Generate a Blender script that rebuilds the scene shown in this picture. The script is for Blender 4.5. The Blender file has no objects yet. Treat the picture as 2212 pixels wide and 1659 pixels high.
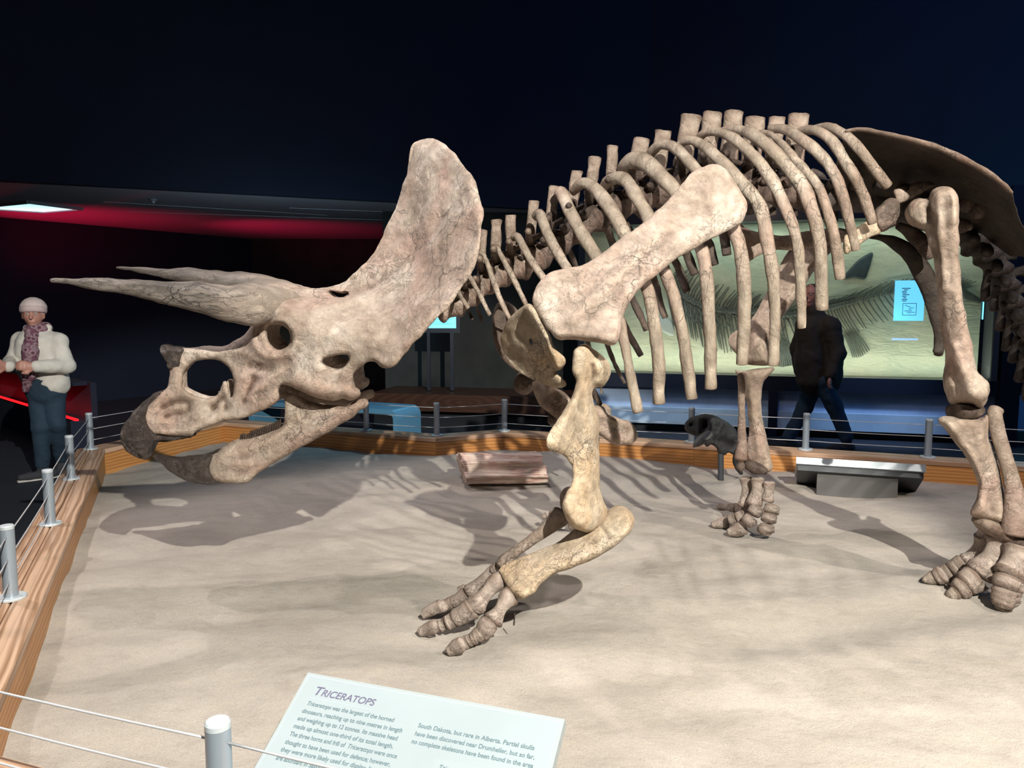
import bpy, math, random
import numpy as np
from mathutils import Vector, Matrix
from mathutils.geometry import delaunay_2d_cdt

# ------------------------------------------------------------------ camera, world, lights
W_, H_, F_ = 2212.0, 1659.0, 1661.0
CAMZ, PITCH = 1.53, math.radians(5.8)
SC = bpy.context.scene
COL = SC.collection
cam = bpy.data.cameras.new('camera'); camo = bpy.data.objects.new('camera', cam); COL.objects.link(camo)
camo.location = (0, 0, CAMZ); camo.rotation_euler = (math.pi / 2 - PITCH, 0, 0)
cam.sensor_fit = 'HORIZONTAL'; cam.sensor_width = 36.0; cam.lens = 36.0 * F_ / W_; cam.clip_start = 0.05
SC.camera = camo
SC.view_settings.view_transform = 'Standard'; SC.view_settings.look = 'None'
SC.view_settings.gamma = 1.0; SC.view_settings.use_curve_mapping = False
SC.view_settings.exposure = 0.2
wd = bpy.data.worlds.new('world'); SC.world = wd; wd.use_nodes = True
wd.node_tree.nodes['Background'].inputs[0].default_value = (0.10, 0.16, 0.30, 1)
wd.node_tree.nodes['Background'].inputs[1].default_value = 0.012

def aim(o, tgt):
    d = Vector(tgt) - Vector(o.location)
    o.rotation_euler = d.to_track_quat('-Z', 'Y').to_euler()

def spot(name, loc, tgt, power, color, size=60, blend=0.3, rad=0.05):
    l = bpy.data.lights.new(name, 'SPOT'); l.energy = power; l.color = color
    l.spot_size = math.radians(size); l.spot_blend = blend; l.shadow_soft_size = rad
    o = bpy.data.objects.new(name, l); o.location = loc; COL.objects.link(o); aim(o, tgt); return o

def area(name, loc, tgt, power, color, sx, sy):
    l = bpy.data.lights.new(name, 'AREA'); l.energy = power; l.color = color
    l.shape = 'RECTANGLE'; l.size = sx; l.size_y = sy
    o = bpy.data.objects.new(name, l); o.location = loc; COL.objects.link(o); aim(o, tgt); return o

spot('track_spot_key', (1.75, -1.9, 4.6), (-0.45, 3.8, 0.4), 3300, (0.97, 0.955, 0.88), 50, 0.25, 0.035)
spot('track_spot_left', (-4.1, 4.2, 4.7), (0.4, 3.5, 0.5), 360, (1.0, 0.93, 0.93), 70, 0.4, 0.05)
spot('track_spot_top', (-1.0, 4.9, 5.4), (-0.2, 3.5, 0.3), 290, (1.0, 0.90, 0.89), 80, 0.5, 0.05)
spot('track_spot_right', (4.2, 0.2, 4.8), (2.1, 3.6, 0.3), 800, (1.0, 0.92, 0.85), 52, 0.5, 0.05)
spot('track_spot_front', (-1.5, -0.8, 4.4), (0.0, 2.0, 0.0), 90, (1.0, 0.95, 0.90), 66, 0.6, 0.10)

# ------------------------------------------------------------------ projection helpers
cp, sp_ = math.cos(PITCH), math.sin(PITCH)
def ray(px, py):
    px = np.asarray(px, float); py = np.asarray(py, float)
    x = (px - W_ / 2) / F_; v = -(py - H_ / 2) / F_
    return np.stack([x, cp + v * sp_, -sp_ + v * cp], -1)
CAM = np.array([0, 0, CAMZ])
def P(px, py, Y):
    r = ray(px, py); t = np.asarray(Y, float) / r[..., 1]
    return CAM + r * t[..., None]
def PZ(px, py, z):
    r = ray(px, py); t = (z - CAMZ) / r[..., 2]
    return CAM + r * t[..., None]
# the skull's mirror plane, turned six degrees
ST = math.radians(6.0); S0 = np.array([-0.2, 3.65, 0.0])
SN = np.array([-math.sin(ST), math.cos(ST), 0.0])
def plane_hit(px, py, p0, n, off):
    r = ray(px, py); d = (p0 - CAM) @ n + np.asarray(off, float)
    t = d / (r @ n)
    return CAM + r * t[..., None]
def SP(px, py, off): return plane_hit(px, py, S0, SN, off)      # off > 0 is the far side
def smirror(v): return v - 2 * ((v - S0) @ SN)[:, None] * SN[None]

# ------------------------------------------------------------------ noise
def _hash(i, j, k, s):
    h = (i.astype(np.int64) * 374761393 + j.astype(np.int64) * 668265263 + k.astype(np.int64) * 2147483647 + s * 974711) & 0xffffffff
    h = ((h ^ (h >> 13)) * 1274126177) & 0xffffffff
    h = (h ^ (h >> 16)) & 0xffffff
    return h / float(0xffffff) * 2 - 1
def vnoise(p, s=0):
    f = np.floor(p); u = p - f; f = f.astype(np.int64); u = u * u * (3 - 2 * u)
    r = 0
    for a in (0, 1):
        for b in (0, 1):
            for c in (0, 1):
                w = (u[:, 0] if a else 1 - u[:, 0]) * (u[:, 1] if b else 1 - u[:, 1]) * (u[:, 2] if c else 1 - u[:, 2])
                r = r + w * _hash(f[:, 0] + a, f[:, 1] + b, f[:, 2] + c, s)
    return r
def fbm(p, sc, oct=3, s=0):
    r = 0; a = 1.0
    for o in range(oct):
        r = r + a * vnoise(p * sc + 7.3 * o, s + o); a *= 0.5; sc *= 2.1
    return r

# ------------------------------------------------------------------ object helpers
WL = {}
def empty(name, loc, label=None, cat=None, group=None, kind=None, parent=None):
    o = bpy.data.objects.new(name, None); COL.objects.link(o); o.empty_display_size = 0.1
    tag(o, label, cat, group, kind)
    l = np.array(loc, float); WL[o.name] = l
    if parent is not None:
        o.parent = parent; l = l - WL[parent.name]
    o.location = l
    return o
def tag(o, label=None, cat=None, group=None, kind=None):
    if label: o['label'] = label
    if cat: o['category'] = cat
    if group: o['group'] = group
    if kind: o['kind'] = kind
    return o
def obj(name, vf, mat, parent=None, smooth=True, origin=None, label=None, cat=None, group=None, kind=None, auto=None):
    v, f = vf
    v = np.asarray(v, float)
    c = np.array(origin, float) if origin is not None else (v.min(0) + v.max(0)) / 2
    if origin is None and parent is None: c[2] = v[:, 2].min()
    me = bpy.data.meshes.new(name); me.from_pydata((v - c).tolist(), [], f); me.update()
    if smooth: me.polygons.foreach_set('use_smooth', [True] * len(me.polygons))
    if auto is not None: me.set_sharp_from_angle(angle=math.radians(auto))
    o = bpy.data.objects.new(name, me); COL.objects.link(o)
    if mat: me.materials.append(mat)
    WL[o.name] = c
    if parent is not None:
        o.parent = parent; o.location = c - WL[parent.name]
    else: o.location = c
    tag(o, label, cat, group, kind)
    return o
def join(*vfs):
    V = []; Fs = []; n = 0
    for v, f in vfs:
        v = np.asarray(v, float); V.append(v); Fs += [tuple(i + n for i in q) for q in f]; n += len(v)
    return np.concatenate(V), Fs
def flip(vf): return vf[0], [tuple(reversed(q)) for q in vf[1]]
def vnormals(v, f):
    N = np.zeros_like(v)
    tri = []
    for q in f:
        tri.append((q[0], q[1], q[2]))
        if len(q) == 4: tri.append((q[0], q[2], q[3]))
    t = np.array(tri)
    n = np.cross(v[t[:, 1]] - v[t[:, 0]], v[t[:, 2]] - v[t[:, 0]])
    for k in range(3): np.add.at(N, t[:, k], n)
    l = np.linalg.norm(N, axis=1); l[l == 0] = 1
    return N / l[:, None]
def roughen(vf, amp=0.003, sc=14, oct=3, s=0):
    v, f = vf; v = np.asarray(v, float)
    return v + vnormals(v, f) * (fbm(v, sc, oct, s) * amp)[:, None], f

def box(c, size, rz=0.0, bevel=0.0):
    c = np.array(c, float); sx, sy, sz = [s / 2 for s in size]
    if bevel <= 0:
        v = np.array([[x, y, z] for x in (-sx, sx) for y in (-sy, sy) for z in (-sz, sz)])
        f = [(0, 1, 3, 2), (4, 6, 7, 5), (0, 4, 5, 1), (2, 3, 7, 6), (0, 2, 6, 4), (1, 5, 7, 3)]
    else:
        b = bevel; v = []
        for x in (-1, 1):
            for y in (-1, 1):
                for z in (-1, 1):
                    v += [[x * (sx - b), y * (sy - b), z * sz], [x * (sx - b), y * sy, z * (sz - b)], [x * sx, y * (sy - b), z * (sz - b)]]
        import bmesh
        bm = bmesh.new()
        for q in v: bm.verts.new(q)
        bmesh.ops.convex_hull(bm, input=bm.verts)
        bmesh.ops.dissolve_limit(bm, angle_limit=0.02, verts=bm.verts, edges=bm.edges)
        bm.verts.index_update()
        vv = np.array([q.co[:] for q in bm.verts]); f = [tuple(x.index for x in q.verts) for q in bm.faces]; bm.free(); v = vv
    ca, sa = math.cos(rz), math.sin(rz)
    R = np.array([[ca, -sa, 0], [sa, ca, 0], [0, 0, 1]])
    return v @ R.T + c, f

def catmull(pts, n, closed=False):
    p = np.asarray(pts, float); m = len(p)
    if m == 2 and not closed:
        t = np.linspace(0, 1, n)[:, None]; return p[0] * (1 - t) + p[1] * t
    if closed: q = np.concatenate([p[-1:], p, p[:2]]); segs = m
    else: q = np.concatenate([2 * p[:1] - p[1:2], p, 2 * p[-1:] - p[-2:-1]]); segs = m - 1
    t = np.linspace(0, segs, n, endpoint=not closed); i = np.minimum(t.astype(int), segs - 1); u = (t - i)[:, None]
    a, b, c, d = q[i], q[i + 1], q[i + 2], q[i + 3]
    return 0.5 * (2 * b + (c - a) * u + (2 * a - 5 * b + 4 * c - d) * u ** 2 + (3 * b - a - 3 * c + d) * u ** 3)

def sweep(C, R1, R2, ref, seg=14, round_ends=True, power=1.0, flat_start=False, flat_end=False):
    """Tube along C (n,3) with half-widths R1 (in the plane square to ref) and R2."""
    C = np.asarray(C, float); n = len(C)
    R1 = np.broadcast_to(R1, (n,)).astype(float); R2 = np.broadcast_to(R2, (n,)).astype(float)
    T = np.gradient(C, axis=0); T /= np.maximum(np.linalg.norm(T, axis=1), 1e-9)[:, None]
    if round_ends:
        k = 5; cs, r1s, r2s, ts = [], [], [], []
        def cap(i, sgn, flat):
            out = []
            for j in range(k, 0, -1):
                a = j / k * math.pi / 2 * 0.97
                e = min(R1[i], R2[i]) * (0.35 if flat else 0.9)
                out.append((C[i] + sgn * T[i] * e * math.sin(a), R1[i] * max(math.cos(a), 0.02) ** (0.5 if flat else 1), R2[i] * max(math.cos(a), 0.02) ** (0.5 if flat else 1), T[i]))
            return out
        st = cap(0, -1, flat_start); en = cap(n - 1, 1, flat_end)[::-1]
        C = np.array([a[0] for a in st] + list(C) + [a[0] for a in en])
        R1 = np.array([a[1] for a in st] + list(R1) + [a[1] for a in en])
        R2 = np.array([a[2] for a in st] + list(R2) + [a[2] for a in en])
        T = np.array([a[3] for a in st] + list(T) + [a[3] for a in en]); n = len(C)
    ref = np.asarray(ref, float)
    if ref.ndim == 1: ref = np.broadcast_to(ref, C.shape)
    elif len(ref) != n: ref = C - CAM
    N = np.cross(T, ref); N /= np.maximum(np.linalg.norm(N, axis=1), 1e-9)[:, None]
    B = np.cross(N, T)
    a = np.linspace(0, 2 * math.pi, seg, endpoint=False)
    ca, sa = np.cos(a), np.sin(a)
    ca = np.sign(ca) * np.abs(ca) ** power; sa = np.sign(sa) * np.abs(sa) ** power
    V = C[:, None] + N[:, None] * (R1[:, None] * ca)[..., None] + B[:, None] * (R2[:, None] * sa)[..., None]
    V = V.reshape(-1, 3); Fc = []
    for i in range(n - 1):
        for j in range(seg):
            k2 = (j + 1) % seg
            Fc.append((i * seg + j, i * seg + k2, (i + 1) * seg + k2, (i + 1) * seg + j))
    Fc.append(tuple(range(seg - 1, -1, -1))); Fc.append(tuple((n - 1) * seg + j for j in range(seg)))
    return V, Fc

def tube(pts, n=None, seg=14, flat=1.0, rough=0.0, rs=16, mp=P, power=1.0, fs=False, fe=False, s=0):
    """pts: (px, py, depth, half-width px[, flat]) -> bone shaft."""
    p = np.array([list(q) + [flat] * (5 - len(q)) for q in pts], float)
    if n is None: n = max(8, int(np.linalg.norm(np.diff(p[:, :2], axis=0), axis=1).sum() / 7))
    c = catmull(p, n); X = mp(c[:, 0], c[:, 1], c[:, 2])
    dist = np.linalg.norm(X - CAM, axis=1)
    r1 = np.maximum(c[:, 3], 0.5) * dist / F_
    vf = sweep(X, r1, r1 * c[:, 4], np.zeros((1, 3)) + 0, seg, True, power, fs, fe) if False else sweep2(X, r1, r1 * c[:, 4], seg, power, fs, fe)
    if rough: vf = roughen(vf, rough, rs, 3, s)
    return vf
def sweep2(X, r1, r2, seg, power, fs, fe):
    ref = (X - CAM).mean(0)
    return sweep(X, r1, r2, ref, seg, True, power, fs, fe)

def ball(c, r, seg=16, rings=10, axes=None):
    r = np.broadcast_to(np.array(r, float), (3,))
    v = []; f = []
    for i in range(rings + 1):
        t = math.pi * i / rings
        for j in range(seg):
            a = 2 * math.pi * j / seg
            v.append((math.sin(t) * math.cos(a), math.sin(t) * math.sin(a), math.cos(t)))
    for i in range(rings):
        for j in range(seg):
            k = (j + 1) % seg
            f.append((i * seg + j, (i + 1) * seg + j, (i + 1) * seg + k, i * seg + k))
    v = np.array(v) * r
    if axes is not None: v = v @ np.array(axes)
    return v + np.array(c), f

# ------------------------------------------------------------------ plate bones
def interp_field(ctrl):
    """thin-plate interpolation of (px, py, value) controls"""
    c = np.array(ctrl, float)
    if len(c) == 1: return lambda x, y: np.full(np.shape(x), c[0, 2])
    if len(c) == 2:
        d = c[1, :2] - c[0, :2]; L = d @ d
        return lambda x, y: c[0, 2] + (c[1, 2] - c[0, 2]) * np.clip(((x - c[0, 0]) * d[0] + (y - c[0, 1]) * d[1]) / L, -0.2, 1.2)
    xy = c[:, :2] / 100.0; n = len(c)
    def phi(r): return np.where(r > 0, r * r * np.log(np.maximum(r, 1e-9)), 0)
    K = phi(np.linalg.norm(xy[:, None] - xy[None], axis=2)) + np.eye(n) * 0.02
    A = np.zeros((n + 3, n + 3)); A[:n, :n] = K; A[:n, n] = 1; A[:n, n + 1:] = xy; A[n, :n] = 1; A[n + 1:, :n] = xy.T
    w = np.linalg.lstsq(A, np.concatenate([c[:, 2], [0, 0, 0]]), rcond=None)[0]
    def g(x, y):
        q = np.stack([x, y], -1) / 100.0
        r = np.linalg.norm(q[:, None] - xy[None], axis=2)
        return phi(r) @ w[:n] + w[n] + q @ w[n + 1:]
    return g
def seg_dist(p, a, b):
    """min distance of points p (n,2) to segments a->b (m,2)"""
    d = b - a; L = np.maximum((d * d).sum(1), 1e-9); out = np.full(len(p), 1e9)
    for i in range(len(a)):
        t = np.clip(((p - a[i]) @ d[i]) / L[i], 0, 1)
        q = a[i] + t[:, None] * d[i] - p
        out = np.minimum(out, (q * q).sum(1))
    return np.sqrt(out)
def inside(p, poly):
    x, y = p[:, 0], p[:, 1]; r = np.zeros(len(p), bool); n = len(poly); j = n - 1
    for i in range(n):
        xi, yi = poly[i]; xj, yj = poly[j]
        if yi != yj:
            c = ((yi > y) != (yj > y)) & (x < (xj - xi) * (y - yi) / (yj - yi) + xi)
            r ^= c
        j = i
    return r
def resample(poly, step, smooth=True):
    p = np.array(poly, float)
    L = np.linalg.norm(np.roll(p, -1, 0) - p, axis=1).sum()
    if smooth: c = catmull(p, len(p) * 24, closed=True)
    else:
        c = np.concatenate([p[i] + (p[(i + 1) % len(p)] - p[i]) * np.linspace(0, 1, 24, endpoint=False)[:, None] for i in range(len(p))])
    d = np.linalg.norm(np.roll(c, -1, 0) - c, axis=1); s = np.concatenate([[0], np.cumsum(d)])
    n = max(8, int(s[-1] / step)); t = np.linspace(0, s[-1], n, endpoint=False)
    cc = np.concatenate([c, c[:1]])
    return np.stack([np.interp(t, s, cc[:, 0]), np.interp(t, s, cc[:, 1])], -1)

def plate(outline, ctr, thick, holes=(), edge=14, step=6, strokes=(), mp=P, rough=0.003, rs=14, smooth=True, s=0, hole_edge=None, dents=()):
    """Solid bone from its outline in the picture: ctr gives its middle depth, thick its half thickness (m) over (px,py)."""
    cf = interp_field(ctr if isinstance(ctr, (list, tuple)) else [(0, 0, ctr)])
    tf = interp_field(thick if isinstance(thick, (list, tuple)) else [(0, 0, thick)])
    loops = [resample(outline, step, smooth)] + [resample(h, step * 0.7, True) for h in holes]
    A = np.concatenate(loops); B = np.concatenate([np.roll(l, -1, 0) for l in loops])
    lo, hi = loops[0].min(0), loops[0].max(0)
    gx = np.arange(lo[0], hi[0], step); gy = np.arange(lo[1], hi[1], step * 0.87)
    X, Yg = np.meshgrid(gx, gy); X[1::2] += step / 2
    rng = np.random.RandomState(3); pts = np.stack([X.ravel(), Yg.ravel()], -1)
    def ok(p, dmin):
        m = inside(p, loops[0])
        for l in loops[1:]: m &= ~inside(p, l)
        p = p[m]; d = seg_dist(p, A, B) if len(p) else np.zeros(0)
        return p[d > dmin]
    pts = ok(pts, step * 0.75)
    extra = []
    for l in loops:
        nx = np.roll(l, -1, 0) - np.roll(l, 1, 0); nn = np.stack([-nx[:, 1], nx[:, 0]], -1); nn /= np.maximum(np.linalg.norm(nn, axis=1), 1e-9)[:, None]
        for off in (step * 0.10, step * 0.38):
            for sg in (1, -1):
                e = l + nn * sg * off; extra.append(ok(e, off * 0.8))
    allp = np.concatenate([A, pts] + extra)
    n0 = 0; edges = []
    for l in loops:
        k = len(l); edges += [(n0 + i, n0 + (i + 1) % k) for i in range(k)]; n0 += k
    vo, eo, fo, vi, _, _ = delaunay_2d_cdt([Vector(p) for p in allp], edges, [], 0, 1e-4)
    v2 = np.array([p[:] for p in vo]); tri = np.array([t[:] for t in fo if len(t) == 3])
    cen = v2[tri].mean(1); m = inside(cen, loops[0])
    for l in loops[1:]: m &= ~inside(cen, l)
    tri = tri[m]
    used = np.unique(tri); remap = -np.ones(len(v2), int); remap[used] = np.arange(len(used)); v2 = v2[used]; tri = remap[tri]
    # orientation
    a, b, c = v2[tri[:, 0]], v2[tri[:, 1]], v2[tri[:, 2]]
    ar = (b[:, 0] - a[:, 0]) * (c[:, 1] - a[:, 1]) - (b[:, 1] - a[:, 1]) * (c[:, 0] - a[:, 0])
    tri = np.where((ar > 0)[:, None], tri[:, ::-1], tri)
    d = seg_dist(v2, A, B)
    # boundary vertices by edge count
    from collections import Counter
    ec = Counter()
    for t in tri:
        for i in range(3): ec[tuple(sorted((t[i], t[(i + 1) % 3])))] += 1
    bnd = np.zeros(len(v2), bool)
    for e, k in ec.items():
        if k == 1: bnd[e[0]] = bnd[e[1]] = True
    d[bnd] = 0
    ed = np.full(len(v2), float(edge))
    if holes and hole_edge:
        dh = seg_dist(v2, np.concatenate(loops[1:]), np.concatenate([np.roll(l, -1, 0) for l in loops[1:]]))
        ed = np.where(dh <= d + 1e-6, hole_edge, ed)
    prof = np.sqrt(1 - (1 - np.minimum(d / ed, 1)) ** 2)
    x, y = v2[:, 0], v2[:, 1]
    h = tf(x, y) * prof; c0 = cf(x, y); front = h.copy(); back = h.copy()
    for pl, r, hh in strokes:
        pl = catmull(np.array(pl, float), 20) if len(pl) > 1 else np.array([pl[0], pl[0]], float)
        ds = seg_dist(v2, pl[:-1], pl[1:]); front += hh * np.exp(-(ds / r) ** 2) * np.minimum(prof * 1.2, 1)
    front = np.maximum(front, -h * 0.8 + 0.0005)
    fr = mp(x, y, c0 - front); bk = mp(x, y, c0 + back)
    idx = np.arange(len(v2)); bi = idx.copy(); nb = np.where(~bnd)[0]; bi[nb] = len(v2) + np.arange(len(nb))
    V = np.concatenate([fr, bk[nb]])
    faces = [tuple(t) for t in tri.tolist()] + [tuple(t) for t in bi[tri[:, ::-1]].tolist()]
    if rough: V, faces = roughen((V, faces), rough, rs, 4, s)
    return V, faces

# ------------------------------------------------------------------ implicit blends (bodies, knobbly solids)
def surface_nets(Fg, org, h):
    nx, ny, nz = Fg.shape; S = Fg < 0
    cells = np.zeros((nx - 1, ny - 1, nz - 1), int); corners = [(a, b, c) for a in (0, 1) for b in (0, 1) for c in (0, 1)]
    sl = lambda A, a, b, c: A[a:a + nx - 1, b:b + ny - 1, c:c + nz - 1]
    for a, b, c in corners: cells += sl(S, a, b, c)
    act = (cells > 0) & (cells < 8); idx = -np.ones(act.shape, int); idx[act] = np.arange(act.sum())
    ijk = np.argwhere(act); acc = np.zeros((len(ijk), 3)); cnt = np.zeros(len(ijk))
    for a in corners:
        for ax in range(3):
            if a[ax] == 0:
                b = list(a); b[ax] = 1
                fa = sl(Fg, *a)[act]; fb = sl(Fg, *b)[act]; m = (fa < 0) != (fb < 0)
                t = np.where(m, fa / np.where(m, fa - fb, 1), 0)
                p = np.array(a, float)[None] + np.zeros((len(ijk), 3)); p[:, ax] += t
                acc[m] += p[m]; cnt[m] += 1
    V = (ijk + acc / cnt[:, None]) * h + org
    Q = []
    for ax in range(3):
        o1, o2 = [(1, 2), (2, 0), (0, 1)][ax]
        A = np.take(S, range(S.shape[ax] - 1), ax); B = np.take(S, range(1, S.shape[ax]), ax)
        e = np.argwhere(A != B); e = e[(e[:, o1] > 0) & (e[:, o2] > 0) & (e[:, o1] < S.shape[o1] - 1) & (e[:, o2] < S.shape[o2] - 1)]
        inn = S[e[:, 0], e[:, 1], e[:, 2]]
        def g(d1, d2):
            q = e.copy(); q[:, o1] -= d1; q[:, o2] -= d2; return idx[q[:, 0], q[:, 1], q[:, 2]]
        q = np.stack([g(1, 1), g(0, 1), g(0, 0), g(1, 0)], -1)
        q = np.where(inn[:, None], q, q[:, ::-1]); Q.append(q)
    return V, [tuple(q) for q in np.concatenate(Q).tolist()]
def blend_solid(prims, h=0.012, k=0.02, extra=None):
    """prims: (a, b, ra, rb) tapered capsules or ('e', centre, radii) ellipsoids or negative ('-e', ...)"""
    lo = np.full(3, 1e9); hi = -lo
    for q in prims:
        if isinstance(q[0], str) and q[0] == 'e': c, r = np.array(q[1], float), np.array(q[2], float); lo = np.minimum(lo, c - r); hi = np.maximum(hi, c + r)
        elif isinstance(q[0], str): pass
        else:
            a, b, ra, rb = q; a = np.array(a, float); b = np.array(b, float)
            lo = np.minimum(lo, np.minimum(a - ra, b - rb)); hi = np.maximum(hi, np.maximum(a + ra, b + rb))
    lo -= 3 * h + k; hi += 3 * h + k; n = np.ceil((hi - lo) / h).astype(int) + 1
    ax = [lo[i] + h * np.arange(n[i]) for i in range(3)]
    Fv = np.full(tuple(n), 1e3)
    for q in prims:
        if isinstance(q[0], str): c, r = np.array(q[1], float), np.array(q[2], float); l0, h0 = c - r, c + r
        else: a, b, ra, rb = q; a = np.array(a, float); b = np.array(b, float); l0, h0 = np.minimum(a - ra, b - rb), np.maximum(a + ra, b + rb)
        pad = k + 3 * h
        i0 = np.clip(np.floor((l0 - pad - lo) / h).astype(int), 0, n); i1 = np.clip(np.ceil((h0 + pad - lo) / h).astype(int) + 1, 0, n)
        sl = tuple(slice(i0[i], i1[i]) for i in range(3)); G = np.stack(np.meshgrid(*[ax[i][sl[i]] for i in range(3)], indexing='ij'), -1); Fs = Fv[sl]
        if isinstance(q[0], str):
            m = (G - c) / r; l = np.linalg.norm(m, axis=-1); d = l * (l - 1) / np.maximum(np.linalg.norm(m / r, axis=-1), 1e-9)
        else:
            ab = b - a; t = np.clip(((G - a) @ ab) / max(ab @ ab, 1e-9), 0, 1); d = np.linalg.norm(G - a - t[..., None] * ab, axis=-1) - (ra + (rb - ra) * t)
        if isinstance(q[0], str) and q[0] == '-e':
            d = -d; hh = np.clip(0.5 - 0.5 * (d - Fs) / k, 0, 1); hh = np.clip(0.5 + 0.5 * (d - Fs) / k, 0, 1); Fv[sl] = Fs * (1 - hh) + d * hh + k * hh * (1 - hh)
        else:
            hh = np.clip(0.5 + 0.5 * (Fs - d) / k, 0, 1); Fv[sl] = Fs * (1 - hh) + d * hh - k * hh * (1 - hh)
    return surface_nets(Fv.reshape(n), lo, h)

# ------------------------------------------------------------------ materials
def newmat(name):
    m = bpy.data.materials.new(name); m.use_nodes = True; nt = m.node_tree
    return m, nt, nt.nodes['Principled BSDF']
def nd(nt, typ, **kw):
    n = nt.nodes.new(typ)
    for k, v in kw.items():
        if k.startswith('i_'):
            key = k[2:]; key = int(key) if key.isdigit() else key.replace('_', ' ')
            n.inputs[key].default_value = v
        else: setattr(n, k, v)
    return n
def ramp(nt, fac, stops, interp='LINEAR'):
    r = nt.nodes.new('ShaderNodeValToRGB'); r.color_ramp.interpolation = interp
    while len(r.color_ramp.elements) < len(stops): r.color_ramp.elements.new(0.5)
    for e, (p, c) in zip(r.color_ramp.elements, stops):
        e.position = p; e.color = (c[0], c[1], c[2], 1) if hasattr(c, '__len__') else (c, c, c, 1)
    nt.links.new(fac, r.inputs[0]); return r.outputs[0]
def mixc(nt, fac, a, b, mode='MIX'):
    m = nt.nodes.new('ShaderNodeMix'); m.data_type = 'RGBA'; m.blend_type = mode
    for s, v in ((0, fac), (6, a), (7, b)):
        if isinstance(v, (int, float)): m.inputs[s].default_value = v
        elif isinstance(v, (tuple, list)): m.inputs[s].default_value = (*v[:3], 1)
        else: nt.links.new(v, m.inputs[s])
    return m.outputs[2]
def noise(nt, vec, scale, detail=5, rough=0.55, dist=0.0):
    n = nd(nt, 'ShaderNodeTexNoise'); n.inputs['Scale'].default_value = scale; n.inputs['Detail'].default_value = detail
    n.inputs['Roughness'].default_value = rough; n.inputs['Distortion'].default_value = dist
    if vec is not None: nt.links.new(vec, n.inputs['Vector'])
    return n.outputs['Fac']
def coord(nt, kind='Object', scale=(1, 1, 1), rot=(0, 0, 0)):
    t = nt.nodes.new('ShaderNodeTexCoord'); m = nt.nodes.new('ShaderNodeMapping')
    m.inputs['Scale'].default_value = scale; m.inputs['Rotation'].default_value = rot
    nt.links.new(t.outputs[kind], m.inputs[0]); return m.outputs[0]
def bump(nt, bs, hts):
    prev = None
    for h, s, d in hts:
        b = nt.nodes.new('ShaderNodeBump'); b.inputs['Strength'].default_value = s; b.inputs['Distance'].default_value = d
        nt.links.new(h, b.inputs['Height'])
        if prev is not None: nt.links.new(prev, b.inputs['Normal'])
        prev = b.outputs[0]
    nt.links.new(prev, bs.inputs['Normal'])
def plain(name, color, rough=0.6, metal=0.0, var=0.0, vs=8, emit=None, es=1.0, bumpv=None, spec=0.5):
    m, nt, bs = newmat(name)
    bs.inputs['Base Color'].default_value = (*color, 1); bs.inputs['Roughness'].default_value = rough
    bs.inputs['Metallic'].default_value = metal; bs.inputs['Specular IOR Level'].default_value = spec
    if var:
        n = noise(nt, coord(nt), vs, 6)
        c = ramp(nt, n, [(0.3, [x * (1 - var) for x in color]), (0.7, [min(1, x * (1 + var)) for x in color])])
        nt.links.new(c, bs.inputs['Base Color'])
    if bumpv: bump(nt, bs, [(noise(nt, coord(nt), bumpv[0], 6), bumpv[1], bumpv[2])])
    if emit: bs.inputs['Emission Color'].default_value = (*emit, 1); bs.inputs['Emission Strength'].default_value = es
    return m
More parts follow.
